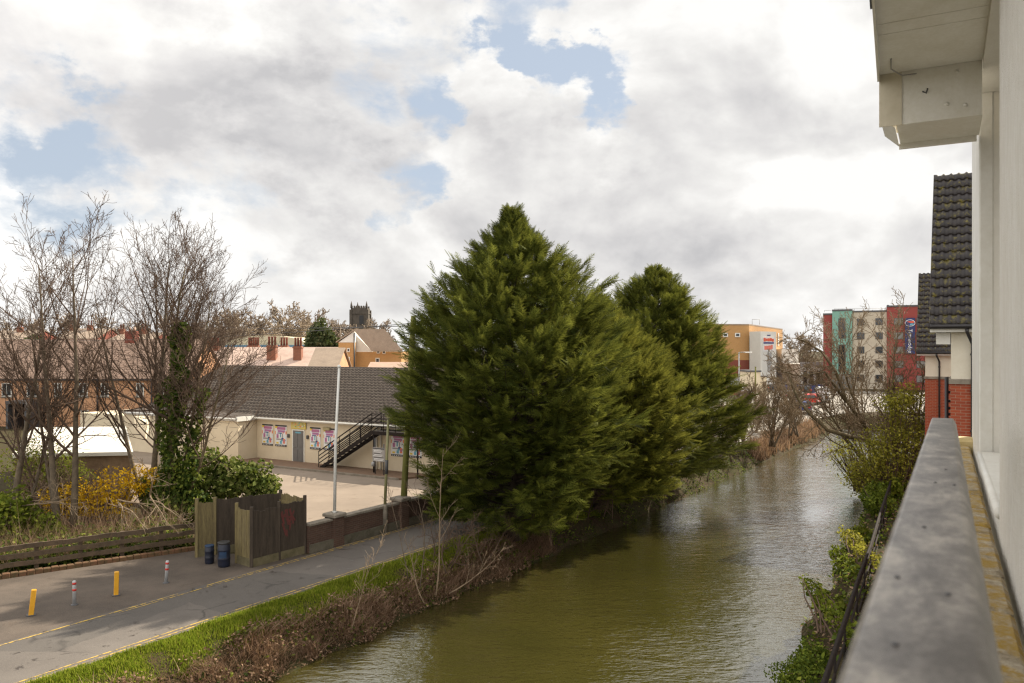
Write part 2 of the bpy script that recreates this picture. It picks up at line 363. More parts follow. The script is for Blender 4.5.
# ------------------------------------------------------------------ camera, world, sun
cam=bpy.data.cameras.new('camera'); co_=bpy.data.objects.new('camera',cam); COL.objects.link(co_)
co_.location=(0,0,EYE); co_.rotation_euler=(R(90),0,0)
cam.sensor_width=36; cam.lens=F/1024*36; cam.shift_y=8.5/1024; cam.clip_start=.05; cam.clip_end=9000
cam.dof.use_dof=True; cam.dof.focus_distance=38; cam.dof.aperture_fstop=5.6
sc.camera=co_
SUN_AZ, SUN_EL = R(53.0), R(37)
S=Vector((math.sin(SUN_AZ)*math.cos(SUN_EL),math.cos(SUN_AZ)*math.cos(SUN_EL),math.sin(SUN_EL)))
sun=bpy.data.lights.new('sun','SUN'); sun.energy=5.0; sun.angle=R(.6); sun.color=(1,.90,.74)
so=bpy.data.objects.new('sun',sun); COL.objects.link(so); so.rotation_euler=(-S).to_track_quat('-Z','Y').to_euler(); so.location=(0,0,60)
def make_world():
    w=bpy.data.worlds.new('World'); sc.world=w; w.use_nodes=True; w.node_tree.nodes.clear(); t=NT(w.node_tree)
    out=t.n('ShaderNodeOutputWorld'); bg=t.n('ShaderNodeBackground'); t.l(bg.outputs[0],out.inputs[0]); bg.inputs[1].default_value=.08
    sky=t.n('ShaderNodeTexSky'); sky.sky_type='NISHITA'; sky.sun_disc=False; sky.sun_elevation=SUN_EL; sky.sun_rotation=SUN_AZ
    sky.air_density=1.0; sky.dust_density=1.0; sky.ozone_density=1.5
    d=t.n('ShaderNodeTexCoord').outputs['Generated']
    nrm=t.n('ShaderNodeVectorMath',operation='NORMALIZE'); t.l(d,nrm.inputs[0]); d=nrm.outputs[0]
    sp=t.n('ShaderNodeSeparateXYZ'); t.l(d,sp.inputs[0])
    z=t.math('MAXIMUM',sp.outputs[2],0.0); den=t.math('ADD',z,.30)
    cb=t.n('ShaderNodeCombineXYZ'); t.l(sp.outputs[0],cb.inputs[0]); t.l(sp.outputs[1],cb.inputs[1]); t.l(t.math('MULTIPLY',sp.outputs[2],1.55),cb.inputs[2])
    wn=t.n('ShaderNodeTexNoise'); wn.inputs['Scale'].default_value=7.0; wn.inputs['Detail'].default_value=8; wn.inputs['Roughness'].default_value=.6; t.l(cb.outputs[0],wn.inputs['Vector'])
    wv=t.n('ShaderNodeVectorMath',operation='SUBTRACT'); t.l(wn.outputs['Color'],wv.inputs[0]); wv.inputs[1].default_value=(.5,.5,.5)
    ws=t.n('ShaderNodeVectorMath',operation='SCALE'); t.l(wv.outputs[0],ws.inputs[0]); ws.inputs['Scale'].default_value=.42
    wa=t.n('ShaderNodeVectorMath',operation='ADD'); t.l(d,wa.inputs[0]); t.l(ws.outputs[0],wa.inputs[1])
    wd=t.n('ShaderNodeVectorMath',operation='NORMALIZE'); t.l(wa.outputs[0],wd.inputs[0]); dw=wd.outputs[0]
    def blob(px,py,rad):
        v=Vector(((px-CX)/F,1,-(py-CY)/F)).normalized()
        dt=t.n('ShaderNodeVectorMath',operation='DOT_PRODUCT'); t.l(dw,dt.inputs[0]); dt.inputs[1].default_value=v
        x=t.n('ShaderNodeMapRange',interpolation_type='SMOOTHERSTEP'); t.l(dt.outputs['Value'],x.inputs[0])
        x.inputs[1].default_value=math.cos(R(rad)); x.inputs[2].default_value=1.0; return x.outputs[0]
    def offs(v):
        x=t.n('ShaderNodeVectorMath',operation='ADD'); t.l(cb.outputs[0],x.inputs[0]); x.inputs[1].default_value=v; return x.outputs[0]
    n1=t.noise(cb.outputs[0],4.0,12,.62,.25)
    nA=t.math('MULTIPLY',t.math('SUBTRACT',n1,.5),3.2)
    cov=t.math('ADD',nA,.92)
    for px,py,rad,wt in ((542,35,6.5,-.62),(600,82,6,-.72),(575,58,5,-.35),(40,200,7,-.28),(215,215,7,-.55),(100,165,6,-.3),(400,150,6,-.5),(410,190,5,-.3),(20,85,4,-.2),(10,20,9,.55),(420,12,6,-.4),(300,12,5,-.25),(110,45,5,-.2),(460,150,5,-.3),
                          (250,125,12,.3),(720,220,26,.6),(440,70,7,.3),(120,300,9,.45),(900,60,16,.6),(660,30,6,.4),(300,290,9,.4),(500,180,7,.3),(170,90,8,.2)):
        cov=t.math('ADD',cov,t.math('MULTIPLY',blob(px,py,rad),wt))
    mask=t.n('ShaderNodeMapRange',interpolation_type='SMOOTHSTEP'); t.l(cov,mask.inputs[0]); mask.inputs[1].default_value=.12; mask.inputs[2].default_value=.92
    # cloud brightness: billows lit from the sun side (above), grey bases
    m1=t.noise(cb.outputs[0],4.2,6,.50,.5); m2=t.noise(offs((S.x*.05,0,.075)),4.2,6,.50,.5)
    f1=t.noise(cb.outputs[0],11,7,.55,.2); f2=t.noise(offs((.012,0,.020)),11,7,.55,.2)
    rel=t.math('ADD',t.math('MULTIPLY',t.math('SUBTRACT',m1,m2),2.3),t.math('MULTIPLY',t.math('SUBTRACT',f1,f2),.7))
    thick=t.n('ShaderNodeMapRange',interpolation_type='SMOOTHSTEP'); t.l(cov,thick.inputs[0]); thick.inputs[1].default_value=.7; thick.inputs[2].default_value=2.0
    br=t.math('SUBTRACT',t.math('ADD',rel,.78),t.math('MULTIPLY',thick.outputs[0],.18))
    for px,py,rad,wt in ((335,165,7,-.26),(235,150,10,-.20),(120,105,9,-.14),(310,110,7,-.10),(660,210,11,-.12),(690,250,10,-.08),(560,245,9,-.10),(860,290,12,.22),(780,110,12,.12),(545,115,6,.14),(170,190,5,.14),(440,50,6,.12),(290,260,8,.14),(90,290,10,.14)):
        br=t.math('ADD',br,t.math('MULTIPLY',blob(px,py,rad),wt))
    # glow of the sun behind the cloud, and sky opposite it brightened as added fill light
    dt=t.n('ShaderNodeVectorMath',operation='DOT_PRODUCT'); t.l(d,dt.inputs[0]); dt.inputs[1].default_value=S
    gl=t.math('POWER',t.math('MAXIMUM',dt.outputs['Value'],0.0),8.0)
    br=t.math('ADD',br,t.math('MULTIPLY',gl,.05))
    ccol=t.ramp(br,[(.05,(4.4,4.35,4.42)),(.40,(5.55,5.45,5.42)),(.72,(6.6,6.5,6.35)),(1.05,(7.7,7.6,7.4))])
    gl2=t.math('MULTIPLY',t.math('POWER',t.math('MAXIMUM',dt.outputs['Value'],0.0),26.0),.9)
    ccol=t.mix(1.0,ccol,t.ramp(gl2,[(0,(1,1,1)),(1,(2.4,2.25,2.0))]),'MULTIPLY')
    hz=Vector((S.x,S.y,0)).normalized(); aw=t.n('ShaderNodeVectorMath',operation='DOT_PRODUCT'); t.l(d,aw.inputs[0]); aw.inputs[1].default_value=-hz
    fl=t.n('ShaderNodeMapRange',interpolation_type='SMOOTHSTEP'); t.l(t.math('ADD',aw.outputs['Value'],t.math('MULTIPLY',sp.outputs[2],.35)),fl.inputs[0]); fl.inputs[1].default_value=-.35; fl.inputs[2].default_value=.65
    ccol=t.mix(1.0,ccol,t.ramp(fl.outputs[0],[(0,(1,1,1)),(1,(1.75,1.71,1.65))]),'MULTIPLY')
    skyc=t.mix(1.0,sky.outputs[0],(.62,.60,.60),'MULTIPLY')
    skyc=t.mix(.66,skyc,(5.2,5.9,6.8))
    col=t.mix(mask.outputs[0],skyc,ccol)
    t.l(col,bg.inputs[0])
make_world()
sc.world.cycles.sampling_method='MANUAL'; sc.world.cycles.sample_map_resolution=1024
vs=sc.view_settings; vs.view_transform='Standard'; vs.look='None'; vs.exposure=0.73; vs.gamma=1; vs.use_curve_mapping=False
sc.cycles.use_denoising=True; sc.cycles.denoising_prefilter='NONE'; sc.cycles.adaptive_threshold=.006; sc.cycles.sample_clamp_direct=12; sc.cycles.pixel_filter_type='BLACKMAN_HARRIS'; sc.cycles.filter_width=1.3; sc.cycles.sample_clamp_indirect=4; sc.cycles.max_bounces=5; sc.cycles.diffuse_bounces=2; sc.cycles.transmission_bounces=3
# ------------------------------------------------------------------ ground, water, roads
def vr(u):   # right bank line of the canal
    return float(np.interp(u,[-60,8,14,22,32,45,60,92],[4.0,4.2,4.7,5.0,5.8,6.6,7.0,7.5]))
def ground_h(u,v):
    a=min(16.5-v, v-vr(u), 94-u)
    b=min(u-84, 94-u, 16.5-v)
    s=max(a,b)
    s+=(.11*math.sin(u*1.7)+.12*math.sin(u*.63+1)+.07*math.sin(u*4.1+v)+.06*math.sin(u*2.73+2*v))*(1 if s>-1 else max(0,s+2))
    base=0.0 if v>10 else -.25
    t=min(1,max(0,(s+1.4)/2.75)); t=t*t*(3-2*t)
    return base-t*(2.1+base)
def make_ground():
    us=np.r_[-3000,-800,-200,-80,-40,np.arange(-20,100,.8),105,120,150,200,300,600,1200,4000]
    vv=np.r_[-3000,-800,-300,-150,-70,-40,-20,-10,-5,np.arange(-2,9,.5),10,12,14,np.arange(15,18.2,.25),19,21,25,30,40,60,100,200,400,900,3000]
    V=np.array([W(u,v,ground_h(u,v)) for u in us for v in vv]); n=len(vv)
    i,j=np.meshgrid(np.arange(len(us)-1),np.arange(n-1),indexing='ij'); i=i.ravel(); j=j.ravel()
    f=np.stack([i*n+j,(i+1)*n+j,(i+1)*n+j+1,i*n+j+1],1)[:,::-1]
    tag(link('ground',np_mesh('ground',V,f,smooth=True),K['earth']),kind='structure')
make_ground()
m=MB(); m.add([W(-60,20,-1.3),W(-60,-60,-1.3),W(100,-60,-1.3),W(100,20,-1.3)],[(0,1,2,3)]); tag(m.build('canal_water',K['water']),kind='structure')
def sheet(name,pts,z,mat):
    m=MB(); m.add([(p[0],p[1],z) for p in pts],[tuple(range(len(pts)))]); o=m.build(name,mat)
    if o.data.polygons[0].normal.z<0: o.data.flip_normals()
    return tag(o,kind='structure')
sheet('road',[W(-30,17.95),W(96,17.95),W(96,21.05),W(-30,21.05)],.006,K['asphalt'])
sheet('forecourt',[W(-20,21.05),W(19.8,21.05),W(18.3,23.6),W(20.4,25.0),(-11.0,29.0),(-16.3,24.7),(-30,14)],.005,K['forecourt'])
def line(u0,u1,v,w,gap=0.0):
    pts=[W(u0,v-w/2),W(u1,v-w/2),W(u1,v+w/2),W(u0,v+w/2)]; sheet('road_marking',pts,.012,K['line'])
line(-5,60,18.10,.055); line(-5,60,18.27,.055); line(-5,14.5,20.92,.07); line(12.6,60,20.78,.05); line(15.5,60,20.92,.05)
# raised car park behind the retaining wall
WP=Vector((-16.5,51.5,0)); WD=Vector((.863,-.505,0)).normalized(); WN=Vector((-WD.y*-1,0,0)); WN=Vector((WD.y,-WD.x,0))  # towards the viewer
def wall_s(px,n=0.0):
    k=(px-CX)/F; q=WP+WN*n; return (k*q.y-q.x)/(WD.x-k*WD.y)
def wall_pt(s,n=0.0): return WP+WD*s+WN*n
def wall_z(px,py,n=0.0):
    d=wall_pt(wall_s(px),n).y; return EYE-(py-CY)/F*d
m=MB(); m.prism([W(19.95,21.5),W(35.5,21.5),wall_pt(19.8).to_2d(),wall_pt(-14).to_2d(),(-26,44),(-8.9,29.7)],-.4,.15)
tag(m.build('car_park',K['carpark']),kind='structure')
m=MB(); m.prism([p.to_2d() for p in (wall_pt(-.05,0),wall_pt(14,0),wall_pt(13.2,2.0),wall_pt(-.05,2.0))],.15,.25); m.prism([p.to_2d() for p in (wall_pt(-.05,2.003),wall_pt(13.2,2.003),wall_pt(13.1,2.13),wall_pt(-.05,2.13))],.15,.265,1)
tag(m.build('pavement',[K['paving'],K['coping']]),kind='structure')
# far car park and street beyond the conifers, far bank
sheet('far_car_park',[W(62,18.2),W(83,18.2),W(96,17),W(101,14),W(101,-20),W(150,-20),W(150,60),W(62,60)],.02,M_('pale concrete yard',(.27,.245,.21),(.20,.18,.15),.3,.9))
# ------------------------------------------------------------------ tile roof geometry
def tile_roof(name, origin, xdir, sdir, width, slen, gauge, tw, mat, parent, prof=.035, step=.028, ppt=4, edge=None):
    """rolled tiles in overlapping courses; origin at the eave, xdir along it, sdir up the slope (parent space)"""
    x=Vector(xdir).normalized(); s=Vector(sdir).normalized(); n=x.cross(s).normalized()
    nx=int(round(width/tw)); N=nx*ppt+1; xs=np.linspace(0,width,N); ph=np.linspace(0,nx,N)
    h=prof*np.clip(np.sin(ph*2*np.pi),-.25,1)
    rows=int(math.ceil(slen/gauge)); V=[]; Fc=[]
    x_=np.array(x); s_=np.array(s); n_=np.array(n); o=np.array(origin,float)
    for r in range(rows):
        s0=r*gauge; s1=min((r+1)*gauge+.03,slen)
        jit=(rng.random(nx+1)-.5)*.010; j=jit[np.minimum(ph.astype(int),nx)]
        a=o+xs[:,None]*x_+(s0)*s_+(h+step+j)[:,None]*n_
        b=o+xs[:,None]*x_+(s1)*s_+(h*.95+j*.3)[:,None]*n_
        c=a-(step+.004)*n_
        k=len(V)*N; V+= [c,a,b]
        i=np.arange(N-1)
        Fc.append(np.stack([k+i,k+i+1,k+N+i+1,k+N+i],1)); Fc.append(np.stack([k+N+i,k+N+i+1,k+2*N+i+1,k+2*N+i],1))
    mi=np.concatenate([np.full(len(q),(1-k%2) if edge else 0) for k,q in enumerate(Fc)]); me=np_mesh(name,np.concatenate(V),np.concatenate(Fc),mi); return link(name,me,[mat,edge] if edge else mat,parent)
# ------------------------------------------------------------------ the white hall
def build_hall():
    ang=math.atan2(WD.y,WD.x); o=thing('community_hall','long low cream hall with grey tiled roof and posters beside a grey door','hall',(WP.x,WP.y,.15),ang)
    # local x along the wall (to the right), local y = away from the viewer, z up
    L=18.5; EV=2.72; DP=7.0; RZ=5.72; xl=-11.5
    w=MB(); w.box(0,0,0,L,14,EV)
    w.box(xl,-1.5,0,-.02,14,EV-.05)
    w.box(xl-5.5,-1.45,0,xl-.003,6,EV-.3)
    # gable triangle walls
    for x in (xl,L-.2): w.extr([(x,.1,EV),(x,13.9,EV),(x,DP,RZ-.15)],(.2,0,0))
    w.build('wall',K['cream'],o)
    sl=math.hypot(DP+.35,RZ-EV); sd=(0,DP+.35,RZ-EV)
    ro=tile_roof('roof',(xl-.15,-.35,EV+.02),(1,0,0),sd,L-xl+.3,sl,.41,.33,K['hall_tile'],o,prof=.05,step=.075,ppt=4,edge=M_('sunlit bleached tile edge',(.36,.305,.25),(.15,.122,.098),2.2,.9,fine=.6))  # course edges coloured paler, as bleached tile catching the sun
    b=MB(); b.extr([(xl-.15,14.35,EV+.02),(xl-.15,DP,RZ),(L+.15,DP,RZ),(L+.15,14.35,EV+.02)],(0,0,-.06)); b.build('back_slope',K['hall_tile'],ro)
    r=MB(); r.tube([(xl-.15,DP,RZ+.02),(L+.15,DP,RZ+.02)],.11,8); r.build('ridge_tiles',K['hall_tile'],ro)
    # low pitched roof over the left wing
    wr=MB(); wr.extr([(xl-.15,-1.75,EV-.02),(xl-.15,-.2,EV+.17),(.12,-.2,EV+.17),(.12,-1.75,EV-.02)],(0,0,.03)); wr.build('wing_roof',K['hall_tile'],ro)
    f=MB(); f.box(0.1,-.10,EV-.16,L,-.02,EV+.02); f.tube([(.15,-.40,EV-.02),(L,-.40,EV-.02)],.06,8); f.box(.1,-.36,EV-.03,L,-.1,EV-.005)
    f.build('fascia',K['upvc'],o)
    f=MB(); f.box(xl-.1,-1.66,EV-.16,.04,-1.53,EV+.0); f.tube([(xl-.15,-1.74,EV-.03),(.1,-1.74,EV-.03)],.06,8); f.box(.045,-1.7,EV-.17,.13,-.12,EV+.12); f.build('gutter',K['white_paint'],o)
    # door
    s0,s1=wall_s(293.5),wall_s(304)
    d=MB(); d.box(s0,-.05,.0,s1,-.005,2.02); 
    for (a,c,e,g) in ((.12,.45,.12,.85),(.55,.88,.12,.85),(.12,.45,.98,1.85),(.55,.88,.98,1.85)):
        d.box(s0+(s1-s0)*a,-.065,e,s0+(s1-s0)*c,-.0475,g)
    dd=d.build('door',K['door_grey'],o)
    h=MB(); h.tube([(s0+.1,-.06,1.0),(s0+.1,-.12,1.0),(s0+.2,-.12,1.0)],.012,6); h.build('handle',K['galv'],dd)
    pl=MB(); pl.box(s0+.22,-.058,1.86,s1-.22,-.0525,1.95); pl.build('notice_plate',K['print_cyan'],dd)
    fr=MB(); fr.box(s0-.08,-.045,0,s0-.003,-.003,2.10); fr.box(s1+.003,-.045,0,s1+.08,-.003,2.10); fr.box(s0-.003,-.045,2.025,s1+.003,-.003,2.10); fr.build('frame',K['upvc'],dd)
    # sign above the door
    q0,q1=wall_s(291.8),wall_s(306.5)
    sg=MB(); sg.box(q0,-.07,2.13,q1,-.05,2.66); sg.box(q0+.03,-.075,2.16,q1-.03,-.0705,2.63,1)
    rr=random.Random(3)
    for k in range(26):
        x=q0+.08+rr.random()*(q1-q0-.22); z=2.2+rr.random()*.34; c=rr.choice([2,3,4,2,5]); ww=.02+rr.random()*.1; hh=.02+rr.random()*.05
        sg.box(x,-.077-.0006*k,z,x+ww,-.0755-.0006*k,z+hh,c)
    sg.build('sign_board',[K['print_yellow'],M_('faded yellow board',(.70,.58,.20),(.62,.5,.16),5,.6),K['print_green'],K['print_cyan'],K['print_orange'],K['print_white']],o)
    # small boxes and lamp
    for px in (289,308): 
        x=wall_s(px); mm=MB(); mm.bbox(x-.07,-.1,1.55,x+.07,-.003,1.78,.01); mm.build('wall_lantern',K['dark_grey'],o)
    x0,x1=wall_s(324),wall_s(331); mm=MB(); mm.bbox(x0,-.16,2.18,x1,-.003,2.36,.04); mm.build('bulkhead_lamp',M_('bulkhead lamp cover',(.42,.36,.2),(.35,.29,.16),5,.4),o)
    # posters
    def poster(px0,px1,zt,zb,ix):
        a,b=wall_s(px0),wall_s(px1); w_,h_=b-a,zt-zb
        p=MB(); p.box(a,-.03,zb,b,-.012,zt); y=-.032
        def patch(u0,v0,u1,v1,mi,k): p.box(a+u0*w_,y-.0007*k-.002,zb+v0*h_,a+u1*w_,y-.0007*k-.0001,zb+v1*h_,mi)
        patch(0,.93,1,1,1,0); patch(0,0,1,.085,1,0)
        for i in range(6): patch(.1+i*.14,.02,.1+i*.14+.06,.055,0,1)
        patch(.1,.84,.24,.93,6,1); patch(.0,.84,.1,.94,6,2)
        patch(.16,.78,.9,.91,2,2); patch(.22,.66,.84,.76,7,2); patch(.3,.7,.8,.735,2,3)
        patch(.2,.60,.6,.64,5,2); patch(.65,.62,.78,.67,3,2)
        patch(.9,.58,1,.72,3,2); patch(0,.55,.05,.7,3,2)
        patch(.12,.38,.3,.56,2,2); patch(.2,.5,.27,.62,7,3)
        patch(.42,.42,.52,.6,4,2); patch(.6,.4,.68,.6,8,2)
        patch(.1,.30,.55,.36,8,3); patch(.5,.26,.92,.33,4,3); patch(.55,.33,.75,.4,5,4)
        patch(.42,.12,.6,.26,4,4); patch(.68,.14,.86,.36,3,5); patch(.72,.2,.82,.3,2,6); patch(.1,.12,.3,.2,6,4)
        q=p.build('poster',[K['print_white'],K['print_black'],K['print_magenta'],K['print_orange'],K['print_cyan'],K['print_blue'],K['print_yellow'],M_('mauve print',(.45,.22,.45),(.38,.2,.42),4,.5) if ix==0 else bpy.data.materials['mauve print'],K['print_grey']],o)
        return q
    for i,(a,b) in enumerate(((262.6,273.2),(275.6,287),(310.3,320.8),(324,335),(391.5,404.5),(409,422))):
        poster(a,b,2.30,.95+.0,i)
    # drainpipes by the sign
    dp=MB()
    for px in (377.5,381.5):
        x=wall_s(px); dp.tube([(x,-.07,.0),(x,-.07,EV-.1)],.04,8)
    dp.build('drainpipe',K['upvc'],o)
    # black fire escape stair
    st=thing('fire_escape_stair','black steel outdoor stair with barred handrails climbing the cream hall wall','staircase',(WP.x,WP.y,.15),ang)
    xa=wall_s(324,.7); xb=wall_s(377,.7); zt=2.46; ya,yb=-1.15,-.28
    n=13; tr=MB()
    for i in range(n):
        f=(i+.5)/n; x=xa+(xb-xa)*f; z=zt*(i+1)/(n+.3); tr.box(x-.14,ya+.05,z-.03,x+.14,yb-.05,z)
    tr.build('tread',K['black_steel'],st)
    for y in (ya,yb):
        g=MB(); g.extr([(xa-.12,y-.02,.0),(xa+.2,y-.02,.0),(xb+.05,y-.02,zt-.2),(xb+.05,y-.02,zt),(xb-.1,y-.02,zt)],(0,.04,0)); g.build('stringer',K['black_steel'],st)
        r=MB()
        for h in (.28,.5,.72,.98): r.tube([(xa,y,h+.05),(xb,y,zt+h)],.028 if h<.9 else .034,6)
        for i in range(6):
            f=i/5; x=xa+(xb-xa)*f; z=zt*f; r.tube([(x,y,z),(x,y,z+1.0)],.022,6)
        r.build('handrail',K['black_steel'],st)
    dk=MB(); dk.box(xb,ya,zt-.12,xb+3.4,yb+.9,zt); dk.box(xb+.0,ya-.03,zt-.2,xb+3.4,ya+.03,zt-.0); dk.build('landing',K['black_steel'],st)
    r=MB()
    for h in (.28,.5,.72,.98): r.tube([(xb,ya,zt+h),(xb+3.4,ya,zt+h)],.02,6)
    for i in range(5): r.tube([(xb+.85*i,ya,zt),(xb+.85*i,ya,zt+1.0)],.022,6)
    r.build('landing_rail',K['black_steel'],st)
    for x in (xb+.1,xb+3.2):
        c=MB(); c.tube([(x,ya+.05,0),(x,ya+.05,zt-.12)],.045,8); c.build('post',K['black_steel'],st)
    # notice board on two posts
    nb=thing('notice_board','small grey notice board on two posts beside the black stair','notice board',wall_pt(wall_s(378.5,1.5),1.5)+Vector((0,0,.25)),ang)
    for x in (-.28,.34):
        c=MB(); c.tube([(x,.05,0),(x,.05,2.0 if x<0 else 1.7)],.035,8); c.build('post',K['dark_grey'],nb)
    p=MB(); p.box(-.42,-.02,.72,.46,.02,1.5); p.build('panel',K['print_grey'],nb)
    p=MB(); rr=random.Random(5)
    for i in range(9):
        z=.78+i*.075; x=-.38+rr.random()*.1; e=.1+rr.random()*.3; p.box(x,-.025,z,e,-.0215,z+.035,0 if i not in (2,5) else 1)
    p.box(-.38,-.025,1.40,.42,-.0215,1.47,1); p.build('notice_print',[K['print_white'],K['dark_grey']],nb)
    b=MB(); b.lathe([(.0,.42),(.1,.42),(.12,.55),(.1,.66),(.0,.68)],10,(-.42,.05)); b.build('meter_box',K['light_grey'],nb)
build_hall()
# ------------------------------------------------------------------ retaining wall, poles, enclosure, fence, bollards
def build_wall():
    a=W(19.9,21.3); o=thing('retaining_wall','low brown brick retaining wall with stone coping along the road','wall',a,math.pi/2-AZ)
    # local x along canal
    w=MB(); w.box(0,-.12,0,15,.12,.95); w.build('brickwork',K['brown_brick'],o)
    w=MB(); w.box(0,-.2,0,15,-.123,.3); w.build('plinth',K['plinth'],o)
    c=MB()
    x=0
    while x<15: 
        c.bbox(x+.004,-.17,.955+random.random()*.012,x+.9,.17,1.04+random.random()*.012,.015); x+=.904
    c.build('coping',K['coping'],o)
    for x in (1.35,5.05):
        p=MB(); p.box(x-.24,-.26,0.,x+.24,.26,1.08); pp=p.build('pier',K['brown_brick'],o)
        p=MB(); p.bbox(x-.32,-.33,1.082,x+.32,.33,1.2,.03); p.build('cap',K['coping'],pp)
    return o
build_wall()
pb=W(19.9+1.35,21.3,1.2)
m=MB(); m.tube([(0,0,0),(.04,0,2.6),(.17,0,5.35)],[.06,.055,.045],10); m.lathe([(.08,0),(.08,.05),(.065,.06)],12); m.lathe([(.02,5.34),(.07,5.36),(.07,5.42),(.02,5.46)],10,(.17,0))
tag(m.build('flagpole',K['pole_white'],loc=pb),'slender white flagpole standing on a brick wall pier','flagpole')
def lamp():
    p=G(385,532); o=thing('lamp_post','thin green-stained lamp post with a thicker grey base by the road','lamp post',p)
    m=MB(); m.tube([(0,0,0),(0,0,1.05),(0,0,1.1)],[.1,.1,.075],10); m.build('base',K['coping'],o)
    m=MB(); m.tube([(0,0,1.1),(.06,0,2.6),(.13,0,4.45)],[.06,.055,.05],10); m.build('column',K['pole_green'],o)
    m=MB(); m.tube([(.052,0,2.3),(.07,0,2.85)],.068,10); m.build('dark_band',K['dark_grey'],o); 
lamp()
tp=G(402.5,525)
def pole():
    o=thing('telegraph_pole','tall algae-green wooden telegraph pole against the big dark conifer','telegraph pole',tp)
    m=MB(); m.tube([(0,0,0),(.15,0,3),(.45,0,8.6)],[.14,.125,.1],12); m.build('pole',K['wood_green'],o)
    m=MB(); m.tube([(.2,.1,8.2),(.7,-.1,8.2)],.03,6); 
    for x in (.22,.45,.68): m.lathe([(.02,8.2),(.045,8.24),(.045,8.3),(.02,8.34)],8,(x,.1-(x-.2)*.4))
    m.build('insulators',K['dark_grey'],o)
pole()
def wire(a,b,sag,label):
    a=Vector(a); b=Vector(b); pts=[a.lerp(b,i/24)-Vector((0,0,sag*4*(i/24)*(1-i/24))) for i in range(25)]
    m=MB(); m.tube([p-a for p in pts],.014,4); tag(m.build('overhead_wire',K['black_plastic'],loc=a),label,'wire')
wire(tp+Vector((.45,0,8.3)),P(-60,333,75),.7,'thin dark cable running left from the telegraph pole over the brick terrace')
wire(tp+Vector((.6,0,8.2)),P(100,312,120),.9,'faint upper cable crossing towards the bare trees on the skyline')
def board_panel(name,a,b,h,mat,parent,org,gb=True,seed=1):
    """close-boarded fence panel between two ground points"""
    rr=random.Random(seed); a=Vector(a)-org; b=Vector(b)-org; L=(b-a).to_2d().length; an=math.atan2(b.y-a.y,b.x-a.x)
    Mx=Matrix.Translation((a.x,a.y,0))@Matrix.Rotation(an,4,'Z')
    m=MB(); x=.0; n=max(2,int(L/.125)); w=L/n
    for i in range(n):
        top=h+rr.uniform(-.02,.02)-.04*abs(math.sin(i*.7)); t=.008*(i%2)
        m.box(i*w+.002,-.012-t,.28 if gb else .02,(i+1)*w+.012,.008-t,top,M=Mx)
    o=m.build(name,mat,parent)
    for z in (.45,1.0,1.6):
        r=MB(); r.box(0,.0095,z,L,.06,z+.09,M=Mx); r.build('back_rail',mat,o)
    if gb:
        g=MB(); g.box(0,-.03,0,L,.005,.275,M=Mx); g.build('gravel_board',K['concrete_gravel'],o)
    return o
def build_enclosure():
    A=Vector((-8.62,26.35,0)); B=Vector((-7.34,28.2,0)); E=Vector((-8.55,29.4,0)); D=Vector((-10.45,28.0,0)); D0=Vector((-10.95,27.65,0)); C=Vector((-9.3,26.9,0))
    o=thing('bin_enclosure','weathered timber bin enclosure with red paint daubed on its dark front','fence enclosure',A)
    board_panel('front_panel',A,A.lerp(B,.5),1.86,K['timber_dark'],o,A,seed=2)
    board_panel('front_panel',A.lerp(B,.5),B,1.92,K['timber_dark'],o,A,seed=3)
    tag(board_panel('side_panel',C,A,1.9,K['timber_green'],o,A,seed=4),'yellow-green side panel')
    board_panel('side_panel',B,E,1.95,K['timber_green'],o,A,seed=5)
    board_panel('back_panel',D,E,1.95,K['timber_dark'],o,A,seed=6)
    board_panel('side_panel',D0,D,1.9,K['timber_green'],o,A,seed=7)
    for p in (A,A.lerp(B,.5),B,E,D,D0,C):
        q=p-A; m=MB(); m.box(q.x-.05,q.y-.05,0,q.x+.05,q.y+.05,2.0+random.uniform(0,.08)); m.build('post',K['timber_green'] if p in (C,D0,D) else K['timber_dark'],o)
    # red daub on the far front panel: brush strokes just proud of the boards
    m=MB(); d=(B-A).normalized(); n=Vector((d.y,-d.x,0)); rr=random.Random(9)
    def stroke(s0,z0,s1,z1,w,k):
        a=d*s0+n*(.026+.0004*k); b=d*s1+n*(.026+.0004*k)
        t=Vector((s1-s0,z1-z0)).normalized()*w; px,pz=-t.y,t.x
        m.add([a+d*px+Vector((0,0,z0+pz)),a-d*px+Vector((0,0,z0-pz)),b-d*px*.6+Vector((0,0,z1-pz*.6)),b+d*px*.6+Vector((0,0,z1+pz*.6))],[(0,1,2,3)])
    for k,(a,b,c,e,w) in enumerate(((1.2,1.65,1.32,1.2,.06),(1.25,1.25,1.4,.8,.05),(1.4,1.7,1.5,1.15,.07),(1.5,1.15,1.75,1.6,.05),(1.55,1.7,1.72,1.15,.05),(1.3,1.5,1.7,1.35,.05),(1.42,1.0,1.45,.75,.05),(1.6,1.2,1.55,.95,.04),(1.2,1.45,1.38,1.55,.05),(1.68,1.4,1.8,1.25,.04))):
        stroke(a,b,c,e,w,k)
    m.build('paint_daub',M_('faded red paint',(.17,.035,.03),(.085,.035,.028),14,.8),o)
build_enclosure()
